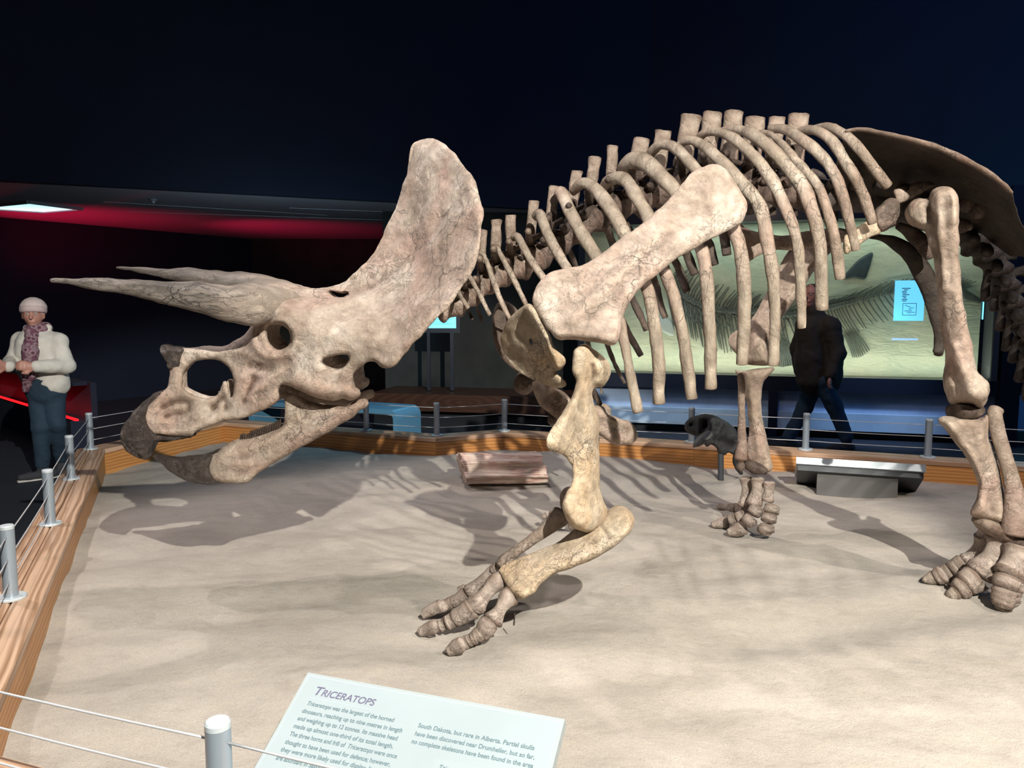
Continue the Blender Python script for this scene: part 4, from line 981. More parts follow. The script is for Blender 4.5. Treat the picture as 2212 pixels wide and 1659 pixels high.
horn2 = [(252, 578, .33, 2), (290, 582, .33, 6), (345, 589, .33, 10), (400, 595, .32, 14.5), (460, 603, .30, 19), (520, 613, .28, 24), (580, 630, .25, 30), (640, 650, .2, 34)]
for hp, lb in ((horn1, 'longer dark brow horn on the near side'), (horn2, 'brow horn on the far side')):
    bone('brow_horn', tube(hp, seg=30, flat=0.9, rough=0.008, rs=10, mp=SP, n=90), 'horn', skull, label=lb)
bone('nasal_horn', both(plate([(352, 748), (358, 745), (372, 748), (392, 750), (400, 758), (396, 775), (390, 794), (378, 798), (370, 796), (366, 782), (358, 766)], -.005, .055, edge=12, step=4, mp=SP, rough=.006, rs=22)), 'beak', skull, label='short dark nose horn')
bk_out = [(356, 843), (340, 848), (318, 863), (297, 882), (280, 903), (268, 925), (266, 946), (271, 962), (282, 976), (297, 987), (312, 993), (318, 987), (325, 972), (333, 958), (350, 954), (380, 950), (414, 944), (400, 940), (365, 940), (343, 938), (328, 926), (320, 908), (321, 890), (333, 868), (350, 853)]
bone('upper_beak', both(plate(bk_out, -.015, [(270, 940, .055), (310, 985, .05), (340, 860, .06), (325, 900, .085), (400, 943, .075)], edge=15, step=4, mp=SP, rough=.006, rs=24)), 'beak', skull, label='dark rough-surfaced curved beak tip')
# --- lower jaw
jaw_out = [(453, 1000), (461, 981), (474, 975), (482, 965), (503, 957), (523, 948), (560, 941), (606, 921), (614, 898), (615, 869), (608, 848), (622, 848), (637, 852), (665, 866), (693, 874), (720, 877), (744, 877), (764, 868), (787, 861), (797, 869), (793, 879), (776, 887), (764, 900), (722, 926), (665, 960), (608, 991), (560, 1022), (535, 1042), (512, 1045), (467, 1041), (455, 1027)]
jw = lambda x: 0.03 + (x - 340) / 460 * 0.19
jc = [(x, y, -(jw(x) - .028)) for x in (340, 450, 560, 680, 800) for y in (860, 1040)]
jaw = bone('lower_jaw', both(plate(jaw_out, jc, [(453, 1000, .03), (560, 980, .036), (640, 880, .022), (700, 900, .032), (790, 868, .03)], edge=12, step=5, mp=SP, rough=.005, rs=10,
    strokes=[([(480, 985), (540, 970), (600, 940), (640, 900)], 10, .016), ([(470, 1000), (540, 1005)], 10, .012), ([(770, 878), (700, 920), (620, 965)], 6, .010), ([(640, 870), (660, 900)], 12, -.01)])), 'bone', label='lower jaw with wide rear plate')
pj = [(331, 983), (339, 981), (367, 988), (399, 991), (433, 988), (458, 981), (456, 1000), (452, 1012), (458, 1028), (470, 1038), (490, 1043), (455, 1047), (416, 1043), (382, 1028), (353, 1008), (336, 992)]
bone('lower_beak', both(plate(pj, [(335, 985, 0), (450, 1010, -.05)], [(335, 985, .02), (455, 1010, .05)], edge=12, step=4, mp=SP, rough=.004, rs=16)), 'beak', jaw, label='dark pointed lower beak')
tb = []; rg = random.Random(2)
for i in range(17):
    k = i / 16; x = 520 + 84 * k; y = 951 - 32 * k; tb.append(tube([(x, y + 4, -jw(x) + .05, 3.2), (x + 1.5, y - 7 - rg.uniform(0, 5), -jw(x) + .05, 2.2)], n=4, seg=6, mp=SP))
bone('tooth_row', join(*tb), 'bone_dark', jaw, kind='stuff', label='grey row of grinding teeth')

# --- vertebral column: (centrum px, py, Y, half-height px, spine top px, py, half-width px)
VT = [(965, 668, 3.62, 24, 985, 610, 7), (1000, 650, 3.63, 27, 1018, 560, 7), (1038, 622, 3.64, 28, 1046, 493, 7), (1070, 602, 3.65, 29, 1072, 472, 12), (1104, 584, 3.66, 29, 1103, 460, 12), (1143, 566, 3.68, 30, 1153, 430, 11),
      (1185, 540, 3.70, 30, 1197, 398, 12), (1228, 512, 3.72, 30, 1246, 366, 12), (1270, 482, 3.74, 30, 1285, 336, 13), (1316, 456, 3.76, 31, 1324, 311, 11), (1364, 436, 3.78, 31, 1386, 296, 17), (1415, 422, 3.80, 31, 1433, 279, 17),
      (1468, 414, 3.82, 31, 1494, 247, 20), (1518, 410, 3.84, 31, 1540, 240, 19), (1568, 408, 3.86, 31, 1586, 238, 19), (1616, 410, 3.88, 31, 1631, 250, 20), (1662, 413, 3.90, 31, 1678, 250, 16), (1708, 417, 3.92, 31, 1726, 244, 20)]
def vertebra(i, cx, cy, Y, hh, tx, ty, hw, nxt):
    d = np.array(nxt) - [cx, cy]; L = np.linalg.norm(d); d = d / L
    e = d * L * 0.46
    cen = tube([(cx - e[0] * 0.95, cy - e[1] * 0.95, Y, hh), (cx - e[0] * 0.7, cy - e[1] * 0.7, Y, hh * 0.97), (cx, cy, Y, hh * 0.74), (cx + e[0] * 0.7, cy + e[1] * 0.7, Y, hh * 0.97), (cx + e[0] * 0.95, cy + e[1] * 0.95, Y, hh)], n=14, seg=18, rough=.006, rs=14, fs=True, fe=True, s=i)
    bx, by = cx * 0.75 + tx * 0.25, cy * 0.68 + ty * 0.32
    arch = tube([(cx, cy - hh * 0.4, Y, hh * 0.45), (bx, by, Y, max(hw * 0.8, 9)), (bx * .7 + tx * .3, by * .7 + ty * .3, Y, hw * 0.8)], n=10, seg=12, flat=1.3, rough=.006, rs=16, s=i)
    ps = []
    ux, uy = (bx, by)
    for sg in (-1, 1):
        ps.append(tube([(ux, uy, Y + sg * .03, 9), (ux - 3, uy - 12, Y + sg * .12, 7), (ux - 4, uy - 22, Y + sg * .21, 8)], n=8, seg=10, rough=.004, rs=20, s=i + sg))
        ps.append(tube([(cx - 6, cy - hh * 0.5, Y + sg * .04, 9), (cx - 12, cy - hh * 0.7, Y + sg * .11, 7.5)], n=5, seg=10, rough=.003, rs=20))
        ps.append(tube([(ux + d[0] * 8, uy + d[1] * 8 - 4, Y + sg * .04, 6), (ux + d[0] * L * .62, uy + d[1] * L * .62 - 2, Y + sg * .05, 5)], n=5, seg=8, rough=.003, rs=20))
    o = bone('vertebra', join(cen, arch, *ps), 'bone_dark' if i > 5 else 'bone')  # trunk vertebrae take darker bone, their shadow put into the colour
    m1x, m1y = bx * .35 + tx * .65, by * .35 + ty * .65
    bone('neural_spine', tube([(bx, by, Y, hw * .95), (m1x, m1y, Y, hw * .95), (tx, ty + 5, Y, hw)], n=14, seg=16, flat=.5, power=.7, rough=.005, rs=18, fs=True, fe=True, s=i), 'bone', o)
for i, q in enumerate(VT):
    nxt = VT[i + 1][:2] if i < len(VT) - 1 else (1756, 422)
    vertebra(i, *q, nxt)
# hip vertebrae fused into the sacrum, then the tail running down behind
bone('sacrum', join(tube([(1740, 420, 3.93, 32), (1800, 420, 3.95, 30), (1870, 425, 3.97, 32), (1940, 440, 3.98, 30), (2010, 462, 4.0, 30), (2070, 492, 4.0, 28)], seg=20, rough=.012, rs=10),
    *[tube([(x, y, 3.93, 12), (x + 8, y - 6, 3.78, 8), (x + 14, y - 10, 3.6, 10)], n=8, seg=10, rough=.004, rs=18) for x, y in ((1790, 402), (1840, 402), (1890, 408), (1940, 418), (1990, 440), (2040, 462))]), 'bone_tail')
TL_ = [(2098, 512, 30), (2126, 540, 28), (2148, 572, 26), (2166, 606, 25), (2180, 642, 23), (2194, 680, 21), (2208, 716, 19), (2222, 752, 17), (2238, 788, 15)]
for i, (x, y, h_) in enumerate(TL_):
    Y = 4.05 + i * .05; nx_, ny_ = TL_[i + 1][:2] if i < len(TL_) - 1 else (2254, 822)
    dx, dy = (nx_ - x) * .42, (ny_ - y) * .42
    o = bone('tail_vertebra', join(tube([(x - dx, y - dy, Y, h_), (x, y, Y, h_ * .78), (x + dx, y + dy, Y, h_)], n=10, seg=16, rough=.007, rs=14, fs=True, fe=True, s=i),
        tube([(x, y, Y - .05, 9), (x + 4, y - 4, Y - .17, 9), (x + 6, y + 4, Y - .27, 11)], n=8, seg=10, rough=.004, rs=18), tube([(x, y, Y + .05, 9), (x, y, Y + .25, 8)], n=6, seg=10)), 'bone_tail')
    bone('neural_spine', tube([(x + 8, y - 8, Y, 9), (x + 30, y - 22 + i, Y, 8), (x + 44, y - 26 + i * 2, Y, 10)], n=9, seg=12, flat=.5, rough=.004, rs=18), 'bone_tail', o)
    if i > 1: bone('chevron', tube([(x - 12, y + 14, Y - .02, 6), (x - 18, y + 40, Y, 6.5), (x - 20, y + 62 + (i % 3) * 6, Y, 8.5)], n=10, seg=10, flat=.7, rough=.003, rs=18, s=i), 'bone_tail', o)

# --- ribs of the near side: picture path with half-widths; depth bulges outwards
def rib(pts, Ym, ya=-.10, yb=-.45, yc=-.66, yd=-.58, mat='bone_rib', flat=.62, lab=None, s=0):
    p = np.array(pts, float); L = np.concatenate([[0], np.cumsum(np.linalg.norm(np.diff(p[:, :2], axis=0), axis=1))]); t = L / L[-1]
    Y = Ym + np.interp(t, [0, .22, .6, 1], [ya, yb, yc, yd])
    return bone('rib', tube([(a[0], a[1], y, a[2]) for a, y in zip(p, Y)], seg=14, flat=flat, rough=.0035, rs=16, fe=True, s=s), mat)
R = [
 ([(985, 618, 4), (995, 640, 5), (1011, 664, 4.5)], 3.56, 0, -.1, -.16, -.2),
 ([(1010, 590, 5), (1030, 625, 5), (1058, 680, 5)], 3.56, 0, -.1, -.18, -.22),
 ([(1033, 546, 5), (1046, 552, 5.5), (1058, 585, 5.5), (1078, 640, 5.5), (1102, 690, 5)], 3.56, 0, -.12, -.2, -.25),
 ([(1074, 536, 6), (1090, 566, 6), (1112, 608, 5.5), (1137, 659, 5)], 3.56, 0, -.14, -.24, -.3),
 ([(1108, 512, 9), (1118, 512, 9), (1132, 536, 8.5), (1150, 568, 9), (1178, 606, 8), (1200, 640, 7)], 3.58, 0, -.16, -.28, -.34),
 ([(1156, 470, 9), (1166, 464, 11), (1184, 508, 11), (1208, 552, 11.5), (1230, 588, 11), (1262, 640, 9)], 3.60, -.02, -.2, -.36, -.45),
 ([(1206, 412, 12), (1216, 422, 14), (1232, 458, 13.5), (1256, 504, 14), (1278, 538, 14), (1300, 580, 13), (1336, 680, 11), (1352, 760, 10.5), (1366, 830, 11), (1379, 889, 11)], 3.68, -.05, -.3, -.55, -.6),
 ([(1236, 414, 9), (1258, 396, 12), (1284, 406, 14), (1314, 444, 15), (1338, 484, 15), (1362, 530, 14), (1395, 612, 13.5), (1410, 680, 14), (1422, 779, 13.5), (1424, 870, 12.5)], 3.72),
 ([(1302, 410, 9), (1314, 392, 12), (1337, 384, 14), (1359, 398, 14), (1380, 434, 13.5), (1404, 478, 13.5), (1432, 575, 13), (1456, 640, 12.5), (1476, 730, 12.5), (1494, 860, 12)], 3.74),
 ([(1342, 382, 10), (1350, 360, 14), (1370, 346, 18), (1396, 353, 18), (1430, 384, 16), (1462, 420, 15), (1513, 532, 14), (1527, 612, 13.5), (1534, 745, 13), (1535, 838, 12.5)], 3.76),
 ([(1400, 344, 9), (1414, 322, 10), (1430, 312, 10), (1453, 316, 11), (1477, 336, 11), (1504, 366, 11), (1550, 420, 12), (1588, 500, 13.5), (1605, 576, 14), (1608, 677, 13), (1603, 786, 12)], 3.80),
 ([(1462, 318, 8), (1478, 305, 9), (1497, 304, 10), (1525, 318, 11), (1564, 355, 12.5), (1603, 397, 13.5), (1641, 446, 14), (1657, 521, 13), (1668, 582, 12.5), (1674, 660, 11.5), (1673, 725, 11), (1670, 788, 11)], 3.82),
 ([(1512, 296, 8), (1526, 286, 8.5), (1551, 285, 9), (1587, 301, 10), (1626, 334, 11), (1660, 378, 12.5), (1684, 420, 12), (1708, 476, 11), (1722, 525, 10.5), (1729, 612, 10), (1732, 708, 9)], 3.84),
 ([(1560, 284, 8), (1585, 279, 9), (1618, 287, 11), (1657, 314, 12.5), (1696, 356, 13), (1732, 402, 14), (1756, 461, 13.5), (1770, 525, 13), (1774, 597, 12.5), (1775, 668, 12.5)], 3.86),
 ([(1640, 287, 5), (1668, 292, 6), (1702, 326, 8), (1729, 357, 8.5), (1758, 390, 9.5), (1780, 432, 10), (1797, 491, 10.5), (1809, 552, 11), (1815, 602, 10.5)], 3.88),
 ([(1662, 277, 7), (1698, 281, 9), (1737, 305, 11), (1773, 336, 11), (1800, 372, 11), (1819, 418, 10.5), (1834, 476, 9.5), (1849, 540, 9)], 3.90, -.06, -.36, -.55, -.5),
 ([(1712, 294, 7), (1732, 284, 8.5), (1760, 281, 9.5), (1793, 300, 10), (1820, 340, 10.5), (1847, 384, 10), (1868, 431, 10), (1885, 482, 9.5)], 3.92, -.06, -.34, -.5, -.45),
 ([(1756, 278, 6), (1788, 274, 8), (1826, 293, 9.5), (1860, 326, 10), (1890, 366, 10), (1918, 402, 9)], 3.93, -.06, -.34, -.5, -.45)]
for i, q in enumerate(R): rib(*q, s=i)
# ribs of the far side, seen between the near ones
FRB = [([(1075, 640, 4), (1090, 665, 4), (1112, 700, 3.5), (1124, 720, 3)], .1, .2), ([(1000, 650, 3), (1012, 672, 3), (1020, 690, 3)], .1, .18), ([(1020, 645, 3), (1030, 665, 3.5), (1042, 694, 3)], .1, .2),
       ([(1340, 470, 9), (1372, 520, 8), (1412, 600, 8), (1422, 644, 8), (1437, 686, 7)], .25, .55), ([(1370, 450, 9), (1410, 490, 8), (1462, 572, 8), (1484, 630, 8)], .25, .55), ([(1415, 430, 9), (1450, 480, 9), (1484, 550, 9), (1501, 592, 9)], .25, .55),
       ([(1470, 420, 9), (1500, 460, 9), (1530, 524, 9), (1545, 572, 8)], .25, .55), ([(1520, 415, 10), (1545, 450, 10), (1562, 500, 10), (1570, 550, 10)], .25, .55), ([(1310, 490, 8), (1340, 570, 8), (1366, 644, 8), (1397, 712, 7)], .3, .6),
       ([(1270, 510, 8), (1310, 600, 7), (1350, 704, 7), (1385, 768, 6.5)], .3, .6), ([(1230, 540, 6), (1270, 640, 5), (1314, 752, 4.5), (1332, 795, 4.5), (1350, 828, 4)], .3, .6), ([(1215, 560, 5), (1270, 740, 5), (1292, 800, 4), (1300, 850, 4)], .3, .6)]
for i, (p, ya, yb) in enumerate(FRB):
    rib(p, 3.75 if i > 2 else 3.62, .03, ya, yb, yb - .03, mat='bone_dark', s=30 + i)
for i, (x, y) in enumerate([(1568, 400), (1616, 402), (1662, 405), (1708, 410), (1750, 415)]):
    rib([(x + 4, y - 45, 6), (x + 25, y - 30, 8), (x + 45, y + 15, 9), (x + 52, y + 62, 9)], 3.9, .05, .3, .55, .6, mat='bone_dark', s=50 + i)

# --- shoulder girdle
scap = [(1490, 377), (1513, 365), (1540, 355), (1564, 363), (1588, 391), (1608, 424), (1615, 450), (1609, 472), (1594, 487), (1547, 512), (1500, 539), (1459, 563), (1416, 596), (1378, 630), (1353, 664), (1342, 691), (1338, 721), (1330, 743), (1314, 748), (1297, 742), (1247, 735), (1206, 733), (1189, 715), (1173, 694), (1162, 677), (1151, 647), (1162, 617), (1189, 590), (1230, 581), (1264, 573), (1297, 549), (1348, 512), (1399, 475), (1443, 434), (1470, 402)]
bone('scapula', plate(scap, [(1200, 640, 2.98), (1320, 740, 2.96), (1350, 560, 3.02), (1550, 430, 3.14)], [(1200, 650, .035), (1320, 735, .05), (1250, 600, .03), (1330, 600, .04), (1420, 520, .035), (1500, 450, .028), (1580, 420, .022)], edge=16, step=6, rough=.0065, rs=9,
    strokes=[([(1240, 690), (1300, 640), (1370, 560), (1440, 490)], 20, .035), ([(1300, 735), (1325, 735)], 12, .02), ([(1195, 720), (1260, 722), (1320, 728)], 10, .014), ([(1230, 670), (1270, 680)], 22, -.018), ([(1500, 380), (1560, 372), (1603, 440), (1590, 475)], 9, .008), ([(1200, 620), (1180, 660)], 18, .008)]), 'bone_pink', label='long pinkish shoulder blade flaring at both ends')
cor = [(1139, 657), (1119, 671), (1095, 694), (1083, 721), (1081, 745), (1095, 775), (1119, 802), (1149, 819), (1189, 836), (1210, 839), (1223, 834), (1221, 824), (1206, 811), (1198, 803), (1213, 797), (1222, 784), (1219, 770), (1197, 752), (1189, 725), (1169, 688), (1152, 662)]
bone('coracoid', plate(cor, [(1100, 720, 3.16), (1180, 700, 3.0), (1210, 800, 3.04)], [(1100, 740, .018), (1180, 760, .035), (1215, 830, .02)], holes=[[(1145, 733), (1148, 733), (1150, 739), (1148, 743), (1146, 740)]], hole_edge=4, edge=10, step=5, rough=.004, rs=11,
    strokes=[([(1146, 668), (1175, 720), (1192, 760), (1205, 795)], 9, .035), ([(1170, 770), (1120, 740), (1110, 715)], 18, .012), ([(1160, 740), (1185, 790)], 8, -.012)]), 'bone_yellow', label='rounded brown-yellow plate below the shoulder blade')
bone('coracoid', plate([(1078, 652), (1100, 652), (1125, 680), (1150, 760), (1160, 815), (1130, 812), (1090, 782), (1071, 752), (1063, 711), (1065, 678)], 3.95, .025, edge=9, step=6, rough=.004, rs=11), 'bone_dark', label='darker far-side plate just showing behind the near one')
bone('sternal_plate', join(roughen(ball(P(1135, 826, 3.9), (.062, .05, .062), 20, 14), .008, 18), ), 'bone_dark')
bone('sternal_plate', plate([(1150, 826), (1172, 828), (1205, 838), (1222, 850), (1240, 880), (1225, 905), (1207, 905), (1181, 887), (1160, 865)], [(1150, 840, 3.72), (1240, 890, 3.6)], .03, edge=9, step=5, rough=.004, strokes=[([(1205, 840), (1225, 870)], 7, .02)]), 'bone')
bone('sternal_plate', join(roughen(ball(P(1194, 906, 3.66), (.028, .03, .032), 14, 10), .004, 25)), 'bone_dark')
bone('humerus', plate([(1265, 880), (1290, 876), (1305, 880), (1314, 894), (1340, 904), (1359, 911), (1372, 925), (1378, 940), (1372, 953), (1357, 960), (1329, 961), (1304, 945), (1285, 930), (1265, 915)], [(1270, 890, 3.9), (1370, 940, 4.0)], .05, edge=12, step=5, rough=.005, rs=14, strokes=[([(1300, 895), (1360, 920)], 8, .015)]), 'bone')
bone('humerus_head', join(roughen(ball(P(1300, 893, 4.05), (.05, .05, .05), 18, 12), .006, 18)), 'bone')
bone('rib', tube([(1278, 838, 3.9, 7), (1288, 858, 3.92, 6.5), (1295, 872, 3.92, 6)], n=8, rough=.003), 'bone_dark')

# --- near forelimb
hum = [(1238, 768), (1244, 755), (1264, 747), (1285, 753), (1307, 772), (1318, 794), (1316, 815), (1303, 835), (1286, 840), (1281, 852), (1283, 876), (1291, 902), (1295, 937), (1295, 989), (1296, 1041), (1303, 1080), (1314, 1102), (1309, 1124), (1298, 1141), (1268, 1149), (1240, 1137), (1220, 1113), (1216, 1089), (1224, 1065), (1235, 1045), (1236, 1011), (1225, 989), (1203, 976), (1184, 967), (1181, 950), (1190, 928), (1216, 894), (1232, 863), (1240, 838), (1243, 820), (1236, 800)]
bone('humerus', plate(hum, [(1270, 760, 3.02), (1270, 950, 3.0), (1270, 1130, 2.98)], [(1255, 790, .06), (1300, 800, .075), (1258, 850, .05), (1200, 950, .03), (1265, 930, .055), (1270, 1020, .055), (1265, 1110, .08)], edge=20, step=5, rough=.0065, rs=11,
    strokes=[([(1300, 795)], 16, .03), ([(1252, 775)], 12, .02), ([(1280, 790), (1282, 840)], 7, -.03), ([(1250, 850), (1215, 930), (1200, 960)], 10, .018), ([(1262, 840), (1270, 950), (1268, 1050)], 14, .02), ([(1262, 1110)], 26, .02), ([(1228, 1080), (1240, 1130)], 8, .01)]), 'bone_yellow', label='stout yellowish upper arm bone')
bone('elbow_cap', roughen(ball(P(1228, 1083, 3.08), (.036, .04, .062), 20, 14), .005, 18), 'bone')
bone('radius', tube([(1213, 1112, 3.06, 22), (1204, 1122, 3.05, 20), (1188, 1137, 3.05, 15), (1150, 1166, 3.06, 12.5), (1115, 1190, 3.06, 12.5), (1092, 1210, 3.07, 14), (1084, 1222, 3.07, 14)], seg=22, flat=.8, rough=.0035, rs=13, fs=True, fe=True), 'bone')
uln = [(1316, 1100), (1333, 1091), (1352, 1097), (1366, 1112), (1369, 1130), (1359, 1154), (1329, 1180), (1294, 1202), (1233, 1228), (1200, 1240), (1181, 1250), (1165, 1266), (1155, 1282), (1125, 1295), (1103, 1276), (1088, 1250), (1081, 1228), (1098, 1215), (1120, 1206), (1164, 1189), (1207, 1171), (1232, 1150), (1258, 1130), (1280, 1136), (1300, 1120)]
bone('ulna', plate(uln, [(1100, 1250, 2.98), (1220, 1200, 2.98), (1340, 1130, 3.0)], [(1110, 1260, .035), (1150, 1250, .045), (1200, 1210, .042), (1270, 1170, .055), (1340, 1120, .055)], edge=16, step=5, rough=.004, rs=10, strokes=[([(1300, 1130), (1350, 1110)], 14, .02), ([(1130, 1240), (1220, 1200), (1290, 1170)], 16, .014), ([(1290, 1125), (1320, 1165)], 5, -.012)]), 'bone_yellow', label='thick forearm bone with high elbow end')

def foot(name, label, loc, segs, mat='bone_foot', **k):
    f = empty(name, loc, parent=tri_); f['label'] = label
    for i, (nm, pts, *rest) in enumerate(segs):
        o = bone(nm, tube(pts, seg=18, flat=rest[0] if rest else .85, rough=.0035, rs=20, power=.92, fs=True, fe=True, s=i, n=max(8, 3 * len(pts))), mat, f)
    return f
ga = lambda x, y: G(x, y)
t3, t2, t1 = ga(975, 1417), ga(915, 1378), ga(915, 1342)
segs = [
 ('wrist_bone', [(1074, 1222, 3.10, 10), (1066, 1232, 3.11, 10)]),
 ('metacarpal', [(1068, 1230, 3.12, 12), (1050, 1246, 3.13, 10.5), (1032, 1262, 3.14, 11), (1014, 1277, 3.15, 14)]),
 ('phalanx', [(1004, 1284, 3.16, 15), (993, 1291, 3.16, 13), (980, 1299, 3.17, 13.5)]),
 ('phalanx', [(973, 1302, 3.17, 12.5), (964, 1306, 3.17, 12), (957, 1309, t1 - .02, 13)]),
 ('hoof_bone', [(951, 1310, t1 - .02, 14), (938, 1315, t1 - .01, 13), (924, 1322, t1, 11), (913, 1330, t1, 7)], .6),
 ('phalanx', [(1002, 1270, 3.24, 7), (992, 1274, 3.25, 7)]),
 ('metacarpal', [(1082, 1254, 3.02, 20), (1070, 1260, 3.01, 19), (1055, 1276, 3.0, 15), (1042, 1291, 2.98, 16), (1030, 1304, 2.97, 22), (1026, 1312, 2.97, 22)]),
 ('phalanx', [(1016, 1316, 2.96, 23), (1004, 1325, 2.96, 20), (988, 1334, 2.97, 20)]),
 ('phalanx', [(979, 1338, 2.97, 17), (971, 1343, 2.97, 15), (967, 1345, 2.97, 16)]),
 ('phalanx', [(961, 1347, 2.98, 14), (955, 1350, 2.98, 12), (951, 1352, 2.98, 14)]),
 ('hoof_bone', [(944, 1351, t2 - .02, 15), (932, 1355, t2 - .02, 15), (918, 1362, t2, 12), (906, 1368, t2, 8)], .6),
 ('metacarpal', [(1104, 1288, 2.95, 22), (1094, 1296, 2.94, 19), (1083, 1313, 2.92, 13), (1074, 1328, 2.90, 16), (1066, 1340, 2.89, 22)]),
 ('phalanx', [(1057, 1347, 2.87, 20), (1048, 1358, 2.86, 21), (1041, 1366, 2.86, 18)]),
 ('phalanx', [(1035, 1370, 2.85, 16), (1030, 1374, 2.85, 15)]),
 ('phalanx', [(1025, 1378, 2.84, 14.5), (1021, 1380, 2.84, 13.5)]),
 ('phalanx', [(1016, 1383, 2.84, 14), (1013, 1385, 2.84, 14)]),
 ('phalanx', [(1008, 1386, 2.84, 13.5), (1003, 1389, 2.84, 14)]),
 ('hoof_bone', [(997, 1391, t3 - .02, 15), (988, 1396, t3 - .01, 15.5), (977, 1403, t3, 13), (968, 1408, t3, 9)], .6)]
foot('front_foot', 'near front foot of three long toes ending in hooves', P(1040, 1320, 3.0), segs)
bone('support_pin', tube([(1112, 1326, 2.92, 1.6), (1110, 1350, 2.92, 1.6)], n=4, seg=8), 'bone_dark')
# far front foot, mostly hidden behind the near forearm
segs = [('phalanx', [(1172, 1117, 4.55, 6), (1180, 1114, 4.55, 8)]), ('phalanx', [(1188, 1112, 4.55, 8), (1196, 1112, 4.55, 8)]), ('metacarpal', [(1204, 1110, 4.55, 10), (1225, 1100, 4.5, 11), (1244, 1085, 4.45, 13)]),
        ('metacarpal', [(1250, 1120, 4.4, 11), (1262, 1095, 4.4, 11), (1270, 1075, 4.4, 13)]), ('phalanx', [(1235, 1136, 4.45, 10), (1245, 1130, 4.4, 10)])]
foot('front_foot', 'far front foot, only its toe tips showing behind the near arm', P(1220, 1115, 4.5), segs)
bone('radius', tube([(1255, 940, 4.2, 16), (1262, 1000, 4.3, 11), (1262, 1060, 4.4, 14)], n=14, rough=.004), 'bone')
bone('ulna', tube([(1278, 950, 4.2, 16), (1282, 1000, 4.3, 12), (1276, 1065, 4.4, 14)], n=14, rough=.004), 'bone')

# --- pelvis
il = [(1826, 284), (1840, 278), (1858, 277), (1900, 284), (1960, 297), (2020, 314), (2080, 339), (2130, 367), (2165, 392), (2183, 410), (2192, 440), (2200, 470), (2216, 500), (2232, 540), (2228, 560), (2205, 555), (2180, 552), (2150, 530), (2120, 505), (2080, 500), (2040, 470), (1990, 450), (1940, 445), (1890, 440), (1850, 440), (1810, 425), (1800, 390), (1812, 340)]
ilc = [(1840, 280, 3.55), (1960, 297, 3.38), (2080, 339, 3.30), (2170, 395, 3.30), (2225, 520, 3.5), (1820, 400, 3.88), (1900, 430, 3.92), (2000, 445, 3.95), (2100, 490, 3.95), (2180, 540, 3.85), (2000, 370, 3.66), (2120, 430, 3.62), (1900, 350, 3.7)]
ilf = plate(il, ilc, .02, edge=8, step=7, rough=.006, rs=9, strokes=[([(1840, 284), (1960, 303), (2080, 345), (2165, 398), (2186, 420)], 6, .012)])
bone('ilium', ilf, 'bone_hip_shade', label='broad hip blade, its shade painted dark, arching over the hind leg')
bone('ilium_rim', tube([(1829, 284, 3.53, 3.5), (1858, 280, 3.50, 4.5), (1900, 287, 3.44, 4.5), (1960, 300, 3.36, 5), (2020, 317, 3.32, 5.5), (2080, 343, 3.29, 5.5), (2130, 371, 3.29, 5), (2165, 396, 3.29, 4.5), (2184, 415, 3.3, 4)], seg=10, flat=1.6, rough=.003), 'bone', label='pale upper edge of the hip blade, painted as its lit rim')
bone('ilium', plate([(1826, 300), (1900, 292), (2000, 312), (2090, 345), (2150, 380), (2120, 430), (2000, 430), (1880, 425), (1820, 400)], [(1830, 300, 4.35), (2150, 385, 4.55), (1850, 410, 4.0), (2100, 430, 4.05)], .02, edge=8, step=9, rough=.006), 'bone_hip_shade', label='far-side hip blade')
bone('acetabulum_bone', plate([(1930, 412), (1950, 400), (1985, 392), (2010, 393), (2022, 402), (2000, 412), (1975, 425), (1955, 440), (1935, 440)], 3.62, .04, edge=9, step=4, rough=.007, rs=18), 'bone')
bone('pelvic_knob', roughen(ball(P(2092, 437, 3.75), (.055, .06, .05), 22, 14), .01, 12), 'bone_dark')
bone('pelvic_knob', roughen(ball(P(2112, 452, 3.72), (.035, .05, .05), 20, 12), .007, 14), 'bone_dark')
bone('pubis', plate([(1890, 452), (1903, 438), (1925, 428), (1940, 434), (1943, 460), (1939, 484), (1922, 494), (1903, 500), (1892, 488), (1888, 470)], 3.58, .05, edge=12, step=4, rough=.007, rs=16), 'bone_dark')
bone('pubis', plate([(1889, 470), (1897, 466), (1899, 485), (1904, 498), (1900, 507), (1880, 515), (1860, 527), (1840, 540), (1828, 548), (1822, 535), (1824, 510), (1836, 505), (1855, 488), (1872, 478)], 3.56, .03, edge=8, step=4, rough=.004), 'bone_yellow', label='pale short hip process below the last ribs')
bone('prepubis', plate([(1590, 470), (1604, 486), (1640, 503), (1690, 508), (1740, 500), (1800, 492), (1830, 498), (1828, 520), (1780, 530), (1720, 540), (1670, 541), (1640, 552), (1612, 568), (1600, 545), (1592, 510)], 4.3, .025, edge=9, step=6, rough=.004, rs=10), 'bone', label='brown paddle-shaped far hip bone behind the ribs')
bone('ischium', tube([(1880, 511, 3.7, 5), (1905, 514, 3.7, 7), (1935, 526, 3.7, 12), (1970, 553, 3.72, 16), (1998, 597, 3.75, 17), (2014, 650, 3.78, 14), (2024, 705, 3.8, 9), (2030, 740, 3.82, 9), (2026, 760, 3.82, 9)], seg=14, flat=.5, rough=.004, rs=12), 'bone_hip_shade', label='dark curved bone sweeping down behind the thigh')
bone('ischium', tube([(2026, 700, 3.85, 6), (2030, 735, 3.85, 10), (2027, 765, 3.85, 8)], seg=12, flat=.6), 'bone_dark')
bone('pelvic_process', tube([(1940, 488, 3.65, 7), (1965, 502, 3.65, 12), (1990, 520, 3.62, 15), (2012, 550, 3.6, 12)], seg=12, flat=.6, rough=.005), 'bone_dark')
